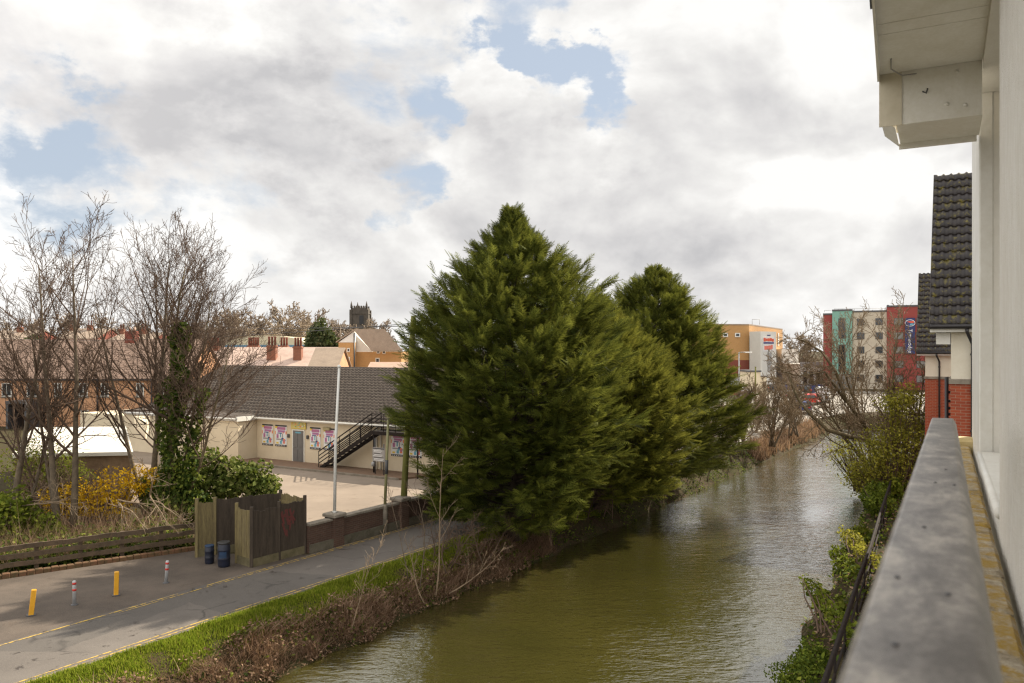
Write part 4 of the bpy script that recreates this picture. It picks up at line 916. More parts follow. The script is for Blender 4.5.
# --- right bank: alder with overhanging limb, leafy shrub
def alder():
    base=P(902,462,44); base.z=-.6; o=thing('overhanging_alder','large bare alder on the right bank with one limb sweeping low over the canal','tree',base)
    rr=random.Random(77); tr=MB(); cr=MB(); p=dict(BT); p.update(L=8.5,r=.13,nch=[17,10,6],rmin=.0115,t0=[.18,.12,.12],ang=[(22,55),(20,55),(20,60)],len=[(.4,.65),(.32,.55),(.3,.55)])
    for (dx,dy,d,L) in ((0,0,(-.22,0,1),8.6),(-.3,.3,(-.42,.1,1),9.0),(.2,.2,(.0,.1,1),5.2),(-.6,0,(-.8,0,.9),7.6),(.2,-.5,(.1,-.3,1),7.2)):
        q=dict(p); q['L']=L; grow_tree((dx,dy,-.1),d,q,tr,cr,rr)
    limb=[P(905,458,44),P(880,444,43),P(850,436.5,42.5),(P(828,430,42.5)),P(810,414,43),P(800,402,43.5),P(793,388,44),P(788,372,44.5)]
    limb=[x-base for x in limb]; lm=MB(); lm.tube(limb,[.16,.14,.12,.105,.09,.075,.055,.03],7)
    limb2=[P(868,430,44),P(846,400,44),P(836,372,44),P(822,352,44),P(806,342,44.2),P(796,338,44.4)]; limb2=[x-base for x in limb2]; lm.build('limb',K['bark_olive'],o); lm=MB(); lm.tube(limb2,[.12,.10,.085,.07,.05,.03],6)
    limb3=[P(846,402,44),P(825,372,44),P(800,376,43.6),P(782,372,43.5)]; limb3=[x-base for x in limb3]; lm.build('limb',K['bark_olive'],o); lm=MB(); lm.tube(limb3,[.08,.06,.045,.02],6); lm.build('limb',K['bark_olive'],o)
    tw=dict(ST); tw.update(L=1.6,r=.03,rmin=.011,nch=[8,5],depth=2)
    for lb in (limb,limb2,limb3):
        for i in range(2,len(lb)):
            for k in range(3 if lb is limb else 5):
                a=lb[i-1].lerp(lb[i],rr.random()); d=Vector((rr.gauss(0,1)-.3,rr.gauss(0,.7),rr.gauss(.4,.7))); q=dict(tw); q['L']=rr.uniform(.8,2.0); grow_tree(a,d,q,cr,cr,rr)
    tr.build('trunk',K['bark_olive'],o); cr.build('crown',K['twig_olive'],o)
alder()
lb=P(895,470,40); lb.z=-.4
shrub('leafy_bank_shrub','tall yellow-green leafy shrub on the right bank before the brick house',lb,[(-.6,0,2.4,1.6,1.3,1.6),(.7,.2,3.4,1.4,1.2,1.5),(-1.4,.3,1.2,1.1,1.0,1.1),(1.2,.1,1.4,1.3,1.0,1.3),(.0,0,4.9,.9,.8,.9),(.9,.2,5.2,.7,.7,.8)],10500,.075,K['olive_leaf'],14,110,shell=.05)
lb2=P(868,472,46); lb2.z=-.9
shrub('dark_bank_shrub','dark olive bush trailing into the water under the alder',lb2,[(-.4,0,1.2,1.5,1.2,1.1),(1.0,0,1.4,1.5,1.2,1.3),(-1.5,.3,2.2,1.2,1.0,.9)],2600,.075,K['olive_leaf'],15,110,shell=.05)
# railing along the right bank
def bank_rail():
    pts=[P(x,y,0) for x,y in ()]
    top=[]
    for px,py in ((818,695),(823,683),(844.6,620),(857,582),(870.7,545),(881,510),(893.6,473)):
        d=(EYE-.75)*F/(py-CY); top.append(Vector(((px-CX)/F*d,d,.75)))
    b=top[0]-Vector((0,0,1.1)); o=thing('bank_railing','black metal railing following the right canal bank','railing',b)
    for dz,r,nm in ((0,.045,'top_rail'),(-.16,.035,'rail'),(-.55,.03,'rail'),(-.95,.03,'rail')):
        m=MB(); m.tube([p-b+Vector((0,0,dz)) for p in top],r,6); m.build(nm,K['black_steel'],o)
    acc=[]
    for i in range(len(top)-1):
        n=max(1,int((top[i+1]-top[i]).length/1.8))
        for k in range(n): acc.append(top[i].lerp(top[i+1],k/n))
    acc.append(top[-1])
    for p in acc:
        m=MB(); q=p-b; m.tube([(q.x,q.y,-.3),(q.x,q.y,q.z+.03)],.03,6); m.build('post',K['black_steel'],o)
bank_rail()
def bank_shrub(px,py,z,blobs,N,size,mat,seed,lab):
    shrub('bank_plant',lab,G(px,py,z),blobs,N,size,mat,seed,10,'plants along the right bank railing','plant')
bank_shrub(805,690,-.9,[(0,0,.3,.75,.65,.42),(.5,.7,.35,.6,.7,.45),(-.35,-.5,.2,.5,.5,.3)],7000,.05,K['juniper'],21,'spreading fine-leaved shrub at the bottom edge of the canal')
bank_shrub(846,575,-.5,[(0,0,.3,.35,.6,.35),(.25,1.2,.35,.3,.6,.35),(-.15,-.8,.2,.3,.4,.3)],900,.075,K['bramble'],22,'bright ivy tangle on the middle of the railing')
bank_shrub(880,515,-.3,[(0,0,.5,.6,.8,.6),(.5,1.6,.5,.7,.9,.7)],2600,.085,K['juniper'],23,'rounded soft green shrub behind the railing')
bank_shrub(893,500,-.2,[(0,0,.5,.45,.5,.5),(.4,.6,.7,.5,.5,.5)],700,.16,K['bramble'],24,'bright broad-leaved clump at the far end of the railing')
bank_shrub(838,620,-.6,[(0,0,.3,.25,.5,.35),(-.1,.9,.3,.25,.4,.3)],500,.11,K['yellowgreen'],25,'small straggly yellow-green clump low beside the railing')
bank_shrub(838,640,-.2,[(0,0,.55,.16,1.2,.3),(.25,2.2,.6,.16,1.0,.3),(-.2,-1.6,.45,.15,.8,.3)],800,.07,K['bramble'],27,'leafy strand of bramble climbing through the near railing')
bank_shrub(866,570,-.2,[(0,0,.5,.2,1.3,.3),(.5,2.2,.5,.2,1.2,.3)],900,.065,K['olive_leaf'],28,'olive strand of growth over the railing past the ivy tangle')
bank_shrub(862,545,-.6,[(0,0,.4,.35,.5,.4)],420,.12,K['yellowgreen'],26,'yellowish clump hooked over the railing between the ivy and the soft shrub')
# ------------------------------------------------------------------ own building at the right
BA=R(28.5); SB,CB=math.sin(BA),math.cos(BA)
def build_own():
    # local x = along wall (away from viewer), local y = to the left of that direction (towards the canal); origin below the camera
    o=thing('apartment_building','white rendered apartment wall and boxed eaves filling the right edge','building',(0,0,0),math.pi/2-BA)
    wy=-.29; E=EYE
    def loc(p): return Vector((p.x*SB+p.y*CB, -p.x*CB+p.y*SB, p.z))
    x_rec0=5.56; x_rec1=8.75; x_end=10.9; H=2.72
    w=MB(); w.box(-3,wy-.5,0,x_rec0,wy,E+H); w.build('pier',K['render'],o)
    w=MB(); w.box(x_rec0+.0,wy-.5,0,x_rec1,wy-.003,E-1.02); w.build('lower_wall',K['render'],o)
    w=MB(); w.box(x_rec0+.002,wy-.5,E-1.015,x_rec1-.02,wy-.42,E+H); w.build('recess_back',K['reveal'],o)
    w=MB(); w.box(x_rec1,wy-.5,0,x_end,wy-.02,E+H); w.build('end_wall',K['reveal'],o)
    w=MB(); w.bbox(x_rec1-.012,wy-.12,E-1.3,x_end+.02,wy+.0,E+H,.012); w.build('corner_trim',K['white_paint'],o)
    w=MB(); w.box(x_rec0+.003,wy-.418,E+2.43,x_rec1-.014,wy-.001,E+2.72); w.build('recess_head',K['reveal'],o)
    s=MB(); s.tube([(x_rec0+.02,wy-.005,E-.985),(x_rec1-.05,wy-.005,E-.985)],.03,10); s.box(x_rec0+.02,wy-.42,E-1.012,x_rec1-.05,wy-.005,E-.958); s.build('sill',K['white_paint'],o)
    # ledge
    l=MB(); x=2.72; rr=random.Random(1)
    while x<10.6:
        n=.62; l.bbox(x,wy+.03-.0,E-1.24+rr.uniform(0,.01),x+n-.015,wy+.36,E-1.1+rr.uniform(-.008,.008),.02); x+=n
    l.build('ledge',K['ledge'],o)
    l=MB(); l.bbox(10.55,wy-.05,E-1.3,10.85,wy+.36,E-1.02,.04); l.build('end_cap',M_('ochre stone cap',(.5,.4,.2),(.42,.32,.14),6,.8),o)
    # soffit panels
    yo=.50
    so_=MB()
    edges=[-1.0,3.2,6.72,6.95,7.96]
    YO=lambda x: .515-.048*(7.96-x)
    for a,b in zip(edges[:-1],edges[1:]): so_.extr([(a+.004,wy,E+2.5),(b-.004,wy,E+2.5),(b-.004,YO(b),E+2.5),(a+.004,YO(a),E+2.5)],(0,0,.03))
    so=so_.build('soffit',K['upvc'],o)
    f=MB(); f.extr([(-1,YO(-1)+.002,E+2.44),(7.955,YO(7.955)+.002,E+2.44),(7.955,YO(7.955)+.002,E+2.85),(-1,YO(-1)+.002,E+2.85)],(0,.018,0)); f.build('fascia',K['upvc'],o)
    g=MB(); g.extr([(-1,YO(-1)+.022,E+2.70),(6.9,YO(6.9)+.022,E+2.70),(6.9,YO(6.9)+.022,E+2.86),(-1,YO(-1)+.022,E+2.86)],(0,.03,0)); g.build('roof_edge',K['black_plastic'],o)
    # dropped box end
    x0=7.965; dz=2.03
    b=MB(); b.box(x0,wy+.002,E+dz,x0+.02,yo-.15,E+2.54)  # face towards the viewer
    b.add([(x0+.021,wy,E+dz),(x0+.021,yo-.12,E+dz),(x0+.74,yo-.12,E+dz-.0),(x0+.74,wy,E+dz)],[(0,1,2,3)])
    bo=b.build('box_end',K['upvc'],o)
    c=MB(); c.box(x0-.012,yo-.165,E+dz-.005,x0-.002,yo+.02,E+2.54); c.box(x0+.003,yo-.14,E+dz+.12,x0+.78,yo+.02,E+2.6); c.build('corner_board',M_('cream corner board',(.66,.60,.47),(.55,.49,.36),3,.5),bo)
    e=MB(); e.extr([(x0+.02,yo-.11,E+dz-.002),(x0+.02,yo+.02,E+dz+.12),(x0+.78,yo+.02,E+dz+.12),(x0+.78,yo-.11,E+dz-.002)],(0,0,-.02)); e.box(x0+.74,wy+.02,E+dz-.05,x0+.78,yo-.11,E+dz+.0); e.build('lower_lip',K['upvc'],bo)
    for (yy,zz) in ((.42,.42),(.44,.12),(-.1,.40),(-.02,.13),(-.16,.1)):
        q=MB(); q.tube([(x0-.001,yy,E+dz+zz),(x0-.009,yy,E+dz+zz)],.017,10); q.build('screw_cap',K['upvc'],bo)
    q=MB(); q.tube([(x0-.003,.17,E+dz+.27),(x0-.006,.14,E+dz+.25),(x0-.004,.13,E+dz+.29)],.007,5); q.build('clip',K['dark_grey'],bo)
    cb=MB(); cb.tube([(7.55,.40,E+2.497),(7.75,.41,E+2.47),(7.9,.33,E+2.45),(7.98,.2,E+2.47),(8.02,.0,E+2.47),(8.04,-.2,E+2.49)],.006,5); cb.build('loose_cable',K['print_grey'],so)
    # roof above
    r=MB(); r.extr([(-1,YO(-1)+.04,E+2.87),(8.4,yo+.05,E+2.87),(8.4,wy-3,E+5.6),(-1,wy-3,E+5.6)],(0,0,.08)); r.build('roof',K['dark_tile'],o)
    # rail
    rl=thing('balcony_rail','wide weathered grey handrail receding from the bottom right foreground','handrail',(0,0,0),math.pi/2-BA)
    h=E-.23; wl=.0475; prof=[(-wl-.012,-.05)][:0]+[(wl+.012,-.05),(wl+.011,-.008),(wl+.004,0),(-wl+.008,0),(-wl+.002,-.003),(-wl-.011,-.030),(-wl-.012,-.05)]
    x0,x1=-1.2,4.86; y0=.0165; SL=.0276
    m=MB(); n=len(prof); ring=lambda x,k: [(x,y0-.003*x+p[0]*k,h+p[1]-SL*x) for p in prof]
    stn=[x0,0,.5,1.0,1.5,2.0,2.5,3.0,3.6,4.2,x1-.02]; vs=[]; 
    for x in stn: vs+=ring(x,1.0)
    vs+=[(x1,y0-.003*x1+p[0]*.9,h+p[1]-.008-SL*x1) for p in prof]
    fs=[]
    for i in range(len(stn)):
        for k in range(n): k2=(k+1)%n; fs.append((i*n+k,i*n+k2,(i+1)*n+k2,(i+1)*n+k))
    fs+=[tuple(range(n)),tuple(len(stn)*n+k for k in range(n-1,-1,-1))]
    m.add(vs,fs); t=m.build('top_rail',K['rail'],rl)
    md=t.modifiers.new('bevel','BEVEL'); md.width=.0025; md.segments=2; md.limit_method='ANGLE'; md.angle_limit=R(20)
    for x in (-.9,.5,1.9,3.3,4.7):
        m=MB(); m.box(x-.02,y0-.02,E-1.25,x+.02,y0+.02,h-.045-SL*x); m.build('baluster',K['black_steel'],rl)
    m=MB(); m.box(-1.2,y0-.02,E-1.1,4.7,y0+.02,E-1.06); m.build('bottom_rail',K['black_steel'],rl)
    rr=random.Random(6); 
    for (x,y) in ((.75,.02),(.95,-.02),(1.0,.03),(1.35,.01),(1.9,-.035),(1.92,.0),(2.2,-.02)):
        q=MB(); zz=h-SL*x; q.lathe([(.003,zz),(.0032,zz+.001),(.002,zz+.002)],8,(x,y0+y)); q.build('debris_speck',K['dark_grey'],t)
build_own()
# ------------------------------------------------------------------ neighbouring gabled blocks on the right
def neighbour(px_l,d,eave_y,ridge_y,label,rot,roofw,nm,xoff):
    """front-left corner at pixel px_l, depth d; front faces the viewer"""
    c=P(px_l,CY,d); o=thing('brick_house',label,'house',(c.x,c.y,0),-R(rot))
    ez=EYE-(eave_y-CY)/F*d; run=3.3; 
    rz=ez+ (( (CY-ridge_y)/F*(d+run*.95))-(ez-EYE))
    bandz=EYE-((379 if d>30 else 384)-CY)/F*d
    w=MB(); w.box(0,0,-.6,12,10,bandz-.0); w.build('brick_wall',K['red_brick'],o)
    w=MB(); w.box(-.0+.01,.01,bandz+.13,12,10,ez-.02); w.extr([(.01,.1,ez),(.01,2*run,ez),(.01,run,rz-.2)],(.2,0,0)); w.build('render_wall',K['cream_pale'],o)
    w=MB(); w.bbox(-.04,-.04,bandz+.002,12,10,bandz+.128,.02); w.build('string_course',K['coping'],o)
    sl=math.hypot(run+.3,rz-ez)
    ro=tile_roof('roof',(xoff,-.3,ez+.05),(1,0,0),(0,run+.3,rz-ez),12,sl,.32,.19,K['dark_tile'],o,prof=.045,step=.05,ppt=6)
    b=MB(); b.extr([(xoff,2*run+.3,ez+.05),(xoff,run,rz+.04),(12,run,rz+.04),(12,2*run+.3,ez+.05)],(0,0,-.08)); b.build('back_slope',K['dark_tile'],ro)
    v=MB(); v.extr([(xoff-.02,-.3,ez-.04),(xoff-.02,-.3,ez+.1),(xoff-.02,run,rz+.08),(xoff-.02,run,rz-.08)],(.06,0,0)); v.build('verge',K['dark_tile'],ro)
    f=MB(); f.box(xoff,-.26,ez-.12,12,-.02,ez+.0); f.build('fascia',K['white_paint'],o)
    f=MB(); f.box(xoff+.3,-.018,ez-.5,xoff+1.15,.0-.002,ez-.125) if d<30 else None
    g=MB(); g.tube([(xoff,-.35,ez+.02),(12,-.35,ez+.02)],.06,8); g.build('gutter',K['black_plastic'],o)
    xd=.48*d/20 if d<30 else .62
    q=MB(); q.tube([(xd-.12,-.33,ez-.03),(xd-.12,-.33,ez-.12),(xd,-.09,ez-.42),(xd,-.08,ez-.5),(xd,-.08,0)],.04,8)
    for z in (ez-.7,ez-1.6,ez-2.6,ez-3.6): q.lathe([(.055,z),(.055,z+.05)],8,(xd,-.08))
    q.build('downpipe',K['black_plastic'],o)
    return o,ez
n1,ez=neighbour(950.5,20,327.5,178,'near red brick house with cream upper wall and mossy dark tiled roof',29.6,12,'a',-.45)
q=MB(); q.box(-.32,.0,ez-.42,-.003,.9,ez-.13); q.build('eaves_box',K['white_paint'],n1)
n2,ez2=neighbour(925,39,353,275,'farther red brick house with cream upper wall behind the near one',28.6,12,'b',-.35)
def standpipe():
    p=P(946.6,CY,21.5); p.z=0; o=thing('black_vent_pipe','black vertical pipe with brackets between the two brick houses','pipe',p)
    m=MB(); m.tube([(0,0,0),(0,0,EYE-(377-CY)/F*21.5)],.05,8); m.build('pipe',K['black_plastic'],o)
    m=MB()
    for y in (383,392,401,408,414,422): 
        z=EYE-(y-CY)/F*21.5; m.box(.03,-.04,z-.04,.16,.04,z+.03)
    m.build('brackets',K['black_plastic'],o)
standpipe()
# ------------------------------------------------------------------ far right: hotel, leisure block, cars
def facade_windows(o,lst,y,mat='glass',frame='dark_grey'):
    for (x0,z0,x1,z1) in lst:
        m=MB(); m.box(x0-.1,y-.06,z0-.1,x1+.1,y-.004,z1+.1); w=m.build('window',K[frame],o)
        m=MB(); m.box(x0,y-.075,z0,x1,y-.0605,z1); m.build('pane',K[mat],w)
def hotel():
    d=150.0; org=P(823,CY,d); org.z=0; ra=R(25); c_,s_=math.cos(ra),math.sin(ra)
    o=thing('hotel','red, teal and beige panelled hotel block with a tall navy banner','hotel',org,-ra)
    def X(px):
        k=(px-CX)/F; return (k*org.y-org.x)/(c_+k*s_)
    Z=lambda py:EYE-(py-CY)*(d-3.5)/F
    for nm,a,b,top,y,mat in (('red_bay',823,832.3,314,.6,'red_panel'),('teal_bay',832.35,852.3,310.5,-.3,'teal_panel'),('beige_bay',852.35,886.8,312,0.2,'beige_panel'),('red_wing',886.85,948,307.5,-.2,'red_panel')):
        m=MB(); m.box(X(a),y,0,X(b),y+14,Z(top)); m.box(X(a)-.05,y-.1,Z(top)+.003,X(b)+.02,y+14.1,Z(top)+.3,1); m.build(nm,[K[mat],K['dark_grey']],o)
    facade_windows(o,[(X(839),Z(338),X(845),Z(318.5)),(X(839),Z(372),X(845),Z(345))],-.3)
    bw=[]
    for r_ in range(5):
        for (a,b) in ((857.4,863.8),(876,882.2)): bw.append((X(a),Z(324.6+14.1*r_),X(b),Z(318.8+14.1*r_)))
    facade_windows(o,bw,.2)
    facade_windows(o,[(X(a),Z(324.8+14.1*r_),X(b),Z(319+14.1*r_)) for r_ in range(5) for (a,b) in ((894.6,902.8),(917,925))],-.2,'glass_pale')
    m=MB(); m.box(X(832.4),-.9,0,X(852),-.32,Z(374),0); m.build('ground_glazing',K['glass_pale'],o)
    bn=MB(); bn.box(X(904.8),-.75,Z(353.6),X(915),-.45,Z(318.6)); bb=bn.build('banner',K['navy'],o)
    # round logo
    cx=X(909.9); cz=Z(323.6)
    def disc(rx,rz,y,mat,nm,a0=0,a1=360,n=28):
        m=MB(); pts=[(cx+rx*math.cos(R(a0+(a1-a0)*i/n)),y,cz+rz*math.sin(R(a0+(a1-a0)*i/n))) for i in range(n+(0 if a1-a0>=360 else 1))]; m.extr(pts,(0,.03,0)); m.build(nm,K[mat],bb)
    disc(.84,.62,-.79,'print_white','logo_ring'); disc(.74,.52,-.83,'print_blue','logo_field'); 
    m=MB(); m.extr([(cx-.55,-.86,cz+.28),(cx+.6,-.86,cz+.36),(cx+.62,-.86,cz-.02),(cx+.1,-.86,cz+.0),(cx-.2,-.86,cz+.1)],(0,.02,0)); m.build('logo_red',K['print_red'],bb)
    m=MB(); m.extr([(cx-.1,-.86,cz-.42),(cx+.45,-.86,cz-.36),(cx+.6,-.86,cz-.12),(cx+.1,-.86,cz-.1)],(0,.02,0)); m.build('logo_cyan',K['print_cyan'],bb)
    cu=bpy.data.curves.new('banner_text','FONT'); cu.body='Travelodge'; cu.size=1.5; cu.extrude=.01; cu.align_x='LEFT'; cu.align_y='CENTER'
    ob=bpy.data.objects.new('tmp_text',cu); COL.objects.link(ob); bpy.context.view_layer.update()
    me=bpy.data.meshes.new_from_object(ob.evaluated_get(bpy.context.evaluated_depsgraph_get())); bpy.data.objects.remove(ob)
    xs=[v.co.x for v in me.vertices]; wdt=max(xs)-min(xs); k=(Z(329.5)-Z(352.8))/wdt
    # stand the text up facing -y, then turn a quarter clockwise so it reads downwards
    me.transform(Matrix.Rotation(R(90),4,'Y')@Matrix.Rotation(R(90),4,'X')@Matrix.Scale(k,4))
    tx=link('banner_text',me,K['print_white'],bb,(cx,-.78,Z(329.5)))
    r=MB()
    for i in range(6): r.tube([(X(834+4*i),1,Z(310)),(X(834+4*i),1,Z(307.8))],.04,4)
    r.tube([(X(824),1,Z(311)),(X(824),1,Z(309.2)),(X(831),1,Z(309.2))],.04,4); r.tube([(X(834),1,Z(307.9)),(X(886),1,Z(308.6))],.04,4)
    r.build('roof_rail',K['light_grey'],o)
    m=MB(); m.box(X(886.9),1,Z(307.4)+.32,X(889),2.5,Z(305)); m.build('roof_vent',K['dark_grey'],o)
hotel()
def leisure():
    d=150.0; c=P(749,CY,d); c.z=0; o=thing('leisure_building','large golden brick leisure block with white stair tower and red signs','building',c)
    ht=EYE+24.7/F*d
    a=Vector((-11.5,-1.2,0)); e=Vector((17.9,34,0)); k=Vector((-5,50,0)); ee=Vector((26,48,0))
    fp=[(a.x,a.y),(0,0),(e.x,e.y),(k.x,k.y)]
    bz=EYE-(360-CY)/F*d
    m=MB(); m.prism(fp,bz,ht); m.build('brick_wall',K['buff_brick'],o)
    m=MB(); m.prism([(x*1.0,y-.03) for x,y in fp],0,bz-.003); m.build('base_wall',K['dark_red_brick'],o)
    m=MB(); m.prism([(x,y-.06) for x,y in fp],ht+.002,ht+.25); m.build('parapet',K['brown_tile'],o)
    for px in (724.5,737):
        x=(px-749)/F*d; m=MB(); y=x*.104; m.box(x-.48,y-.2,EYE+12.9/F*d,x+.48,y-.04,EYE+17/F*d); w=m.build('window',K['white_clad'],o); m=MB(); m.box(x-.3,y-.23,EYE+13.8/F*d,x+.3,y-.205,EYE+16.2/F*d); m.build('pane',K['glass'],w)
    # stair tower: corner facing the viewer
    sx=(760.5-749)/F*147; X=lambda px:(px-749)/F*147
    tz=EYE-(331.5-CY)/F*147
    XX=lambda px,y:(px-CX)/F*(150+y)-c.x
    q1=(XX(760.5,-4.0),-4.0); q2=(q1[0]+3.9,q1[1]+3.2)
    tw=MB(); pts=[(XX(749.5,-1.6),-1.6),q1,q2,(q2[0]-2,q2[1]+5)]; tw.prism(pts,0,tz); t=tw.build('stair_tower',K['shaded_clad'],o)  # white tower; left face coloured greyer to paint its shaded side
    m=MB(); p1=Vector((*q1,0)); p2=Vector((*q2,0)); dr=(p2-p1).normalized(); nn=Vector((dr.y,-dr.x,0))
    L=(p2-p1).length
    def rect(s0,s1,y0,y1,off,mat,nm,th=.05):
        z0=EYE-(y1-CY)/F*146; z1=EYE-(y0-CY)/F*146
        q=MB(); a0=p1+dr*(L*s0)+nn*off; b0=p1+dr*(L*s1)+nn*off; q.extr([a0+Vector((0,0,z0)),b0+Vector((0,0,z0)),b0+Vector((0,0,z1)),a0+Vector((0,0,z1))],nn*th); return q.build(nm,K[mat],t)
    rect(.0,1.0,331.6,395,.01,'white_clad','cladding')
    rect(.42,.68,352.6,372,.08,'light_grey','stair_window')
    rect(.12,.84,336.8,351.6,.08,'print_white','sign_board')
    def letters(s0,s1,y0,y1,off,mat,n,nm,seed):
        rr=random.Random(seed); q=MB(); w=(s1-s0)/n
        z0=EYE-(y1-CY)/F*146; z1=EYE-(y0-CY)/F*146; h=z1-z0
        for i in range(n):
            a=s0+w*i+w*.08; b=s0+w*(i+1)-w*.12
            for (u0,u1,v0,v1) in ((-.06,1.05,rr.uniform(0,.2),rr.uniform(.75,1)),):
                aa=p1+dr*(L*(a+(b-a)*u0))+nn*off; bb=p1+dr*(L*(a+(b-a)*u1))+nn*off
                q.extr([aa+Vector((0,0,z0+h*v0)),bb+Vector((0,0,z0+h*v0)),bb+Vector((0,0,z0+h*v1)),aa+Vector((0,0,z0+h*v1))],nn*.03)
        q.build(nm,K[mat],t)
    letters(.15,.82,337.6,341.6,.135,'print_red',5,'red_lettering',1)
    rect(.15,.81,342.1,343.6,.135,'print_blue','blue_strip',.03)
    letters(.2,.75,344.6,350,.135,'print_pink',4,'pale_red_lettering',4)
    letters(.4,.62,334.3,335.8,.07,'print_blue',3,'small_emblem',7)
    # white box at the far end
    m=MB(); q=e.normalized(); nn2=Vector((q.y,-q.x,0)); 
    def rf(s0,s1,z0,z1,off,th,mat,nm):
        a0=q*s0+nn2*off; b0=q*s1+nn2*off; r=MB(); r.extr([a0+Vector((0,0,z0)),b0+Vector((0,0,z0)),b0+Vector((0,0,z1)),a0+Vector((0,0,z1))],nn2*th); return r.build(nm,K[mat],o)
    rf(31.5,31.9+.6,8.2,11.0,.05,.12,'white_clad','light_slot')
    rf(0,50,EYE-13.6/F*165-.0,EYE-11.2/F*165,.1,.6,'light_grey','canopy')
    m=MB(); X2=lambda px:(px-749)/F*190
    b0=MB(); b0.prism([(X(783)+8.0,38.5),(X2(799.5)+3.0,38),(X2(799.5)+3,52),(X(783)+8.0,52)],EYE-1,EYE+20/F*188); b0.build('white_annexe',K['white_clad'],o)
    b0=MB(); b0.prism([(X(783)+8.3,38.8),(X2(799.5)+2.6,38.3),(X2(799.5)+2.6,52),(X(783)+8.3,52)],0,EYE-1.01); b0.build('annexe_base',K['buff_brick'],o)
    m=MB()
    for x in (749+2,749+9): pass
    m.tube([(1.2,2,ht+.2),(1.2,2,ht+1.2),(2.6,2,ht+1.2),(2.6,2,ht+.2)],.05,4); m.build('roof_frame',K['light_grey'],o)
    # loading bays low on the front
    m=MB(); m.box((700-749)/F*d,-4,0,(738-749)/F*d,-2,2.2); m.build('loading_bay',K['light_grey'],o)
leisure()
def kiosk():
    p=P(749,CY,128); p.z=0; s=128/F; o=thing('cream_kiosk','small cream flat-roofed block below the stair tower','building',p)
    m=MB(); m.box(0,0,0,11.5*s,5,EYE-(372-CY)*s); m.box(11.5*s,.4,0,18.5*s,5,EYE-(377-CY)*s); m.build('wall',K['cream'],o)
    m=MB(); m.box(-.2,-.2,EYE-(372-CY)*s+.002,12*s,5.2,EYE-(370.4-CY)*s); m.box(12*s,.2,EYE-(377-CY)*s+.002,18.8*s,5.2,EYE-(375.8-CY)*s); m.build('roof',K['dark_grey'],o)
kiosk()
def street_lamp(px,ytop,ybase,d,label,arm):
    p=P(px,CY,d); p.z=0; z=EYE-(ytop-CY)/F*d; o=thing('street_lamp',label,'street lamp',p)
    m=MB(); m.tube([(0,0,0),(0,0,z)],[.14,.1],8); m.build('column',K['light_grey'],o)
    m=MB(); m.tube([(0,0,z),(arm*.5,0,z+.06),(arm,0,z+.04)],.07,6); m.build('arm',K['light_grey'],o)
    m=MB(); m.bbox(arm-.1,-.2,z-.06,arm+.9,.2,z+.12,.05); m.build('lantern',K['white_clad'],o)
street_lamp(739,352.5,380,126,'grey street lamp with one arm before the golden brick block',1.1)
def post2():
    p=P(755.5,CY,112); p.z=0; m=MB(); m.tube([(0,0,0),(0,0,EYE-(367-CY)/F*112)],.1,8); m.lathe([(.13,EYE-(367.3-CY)/F*112),(.13,EYE-(366.6-CY)/F*112)],8); tag(m.build('wooden_post',K['wood_green'],loc=p),'dark wooden post in front of the cream kiosk','post')
post2()
def white_units():
    p=P(800,CY,160); p.z=0; s=160/F; o=thing('white_shop_unit','low white shop units with blue fascia between the leisure block and hotel','shop',p)
    m=MB(); m.box(0,0,0,23*s,12,EYE-(364-CY)*s); m.box(2*s,12.1,0,20*s,20,EYE-(349-CY)*s); m.build('wall',K['white_clad'],o)
    m=MB(); m.box(-.1,-.3,EYE-(366.5-CY)*s,23.2*s,-.02,EYE-(362-CY)*s); m.build('fascia',K['light_grey'],o)
    for a in (3,9,16):
        m=MB(); m.box(a*s,-.15,.4,(a+4)*s,-.02,3.0); w=m.build('window',K['dark_grey'],o); m=MB(); m.box(a*s+.1,-.2,.5,(a+4)*s-.1,-.155,2.9); m.build('pane',K['glass'],w)
    p=P(785,CY,132); p.z=0; s=132/F; o=thing('blue_hoarding','low blue hoarding along the far car park','hoarding',p)
    m=MB(); 
    for i in range(10): m.box(i*4*s,0,.1,(i*4+3.9)*s,.08,EYE-(384.5-CY)*s)
    m.build('boards',M_('blue hoarding boards',(.03,.05,.22),(.025,.04,.17),1,.5),o)
    m=MB()
    for i in range(6): m.box(i*8*s-.05,.085,0,i*8*s+.05,.18,1.5)
    m.build('posts',K['dark_grey'],o)
white_units()
CARG={}
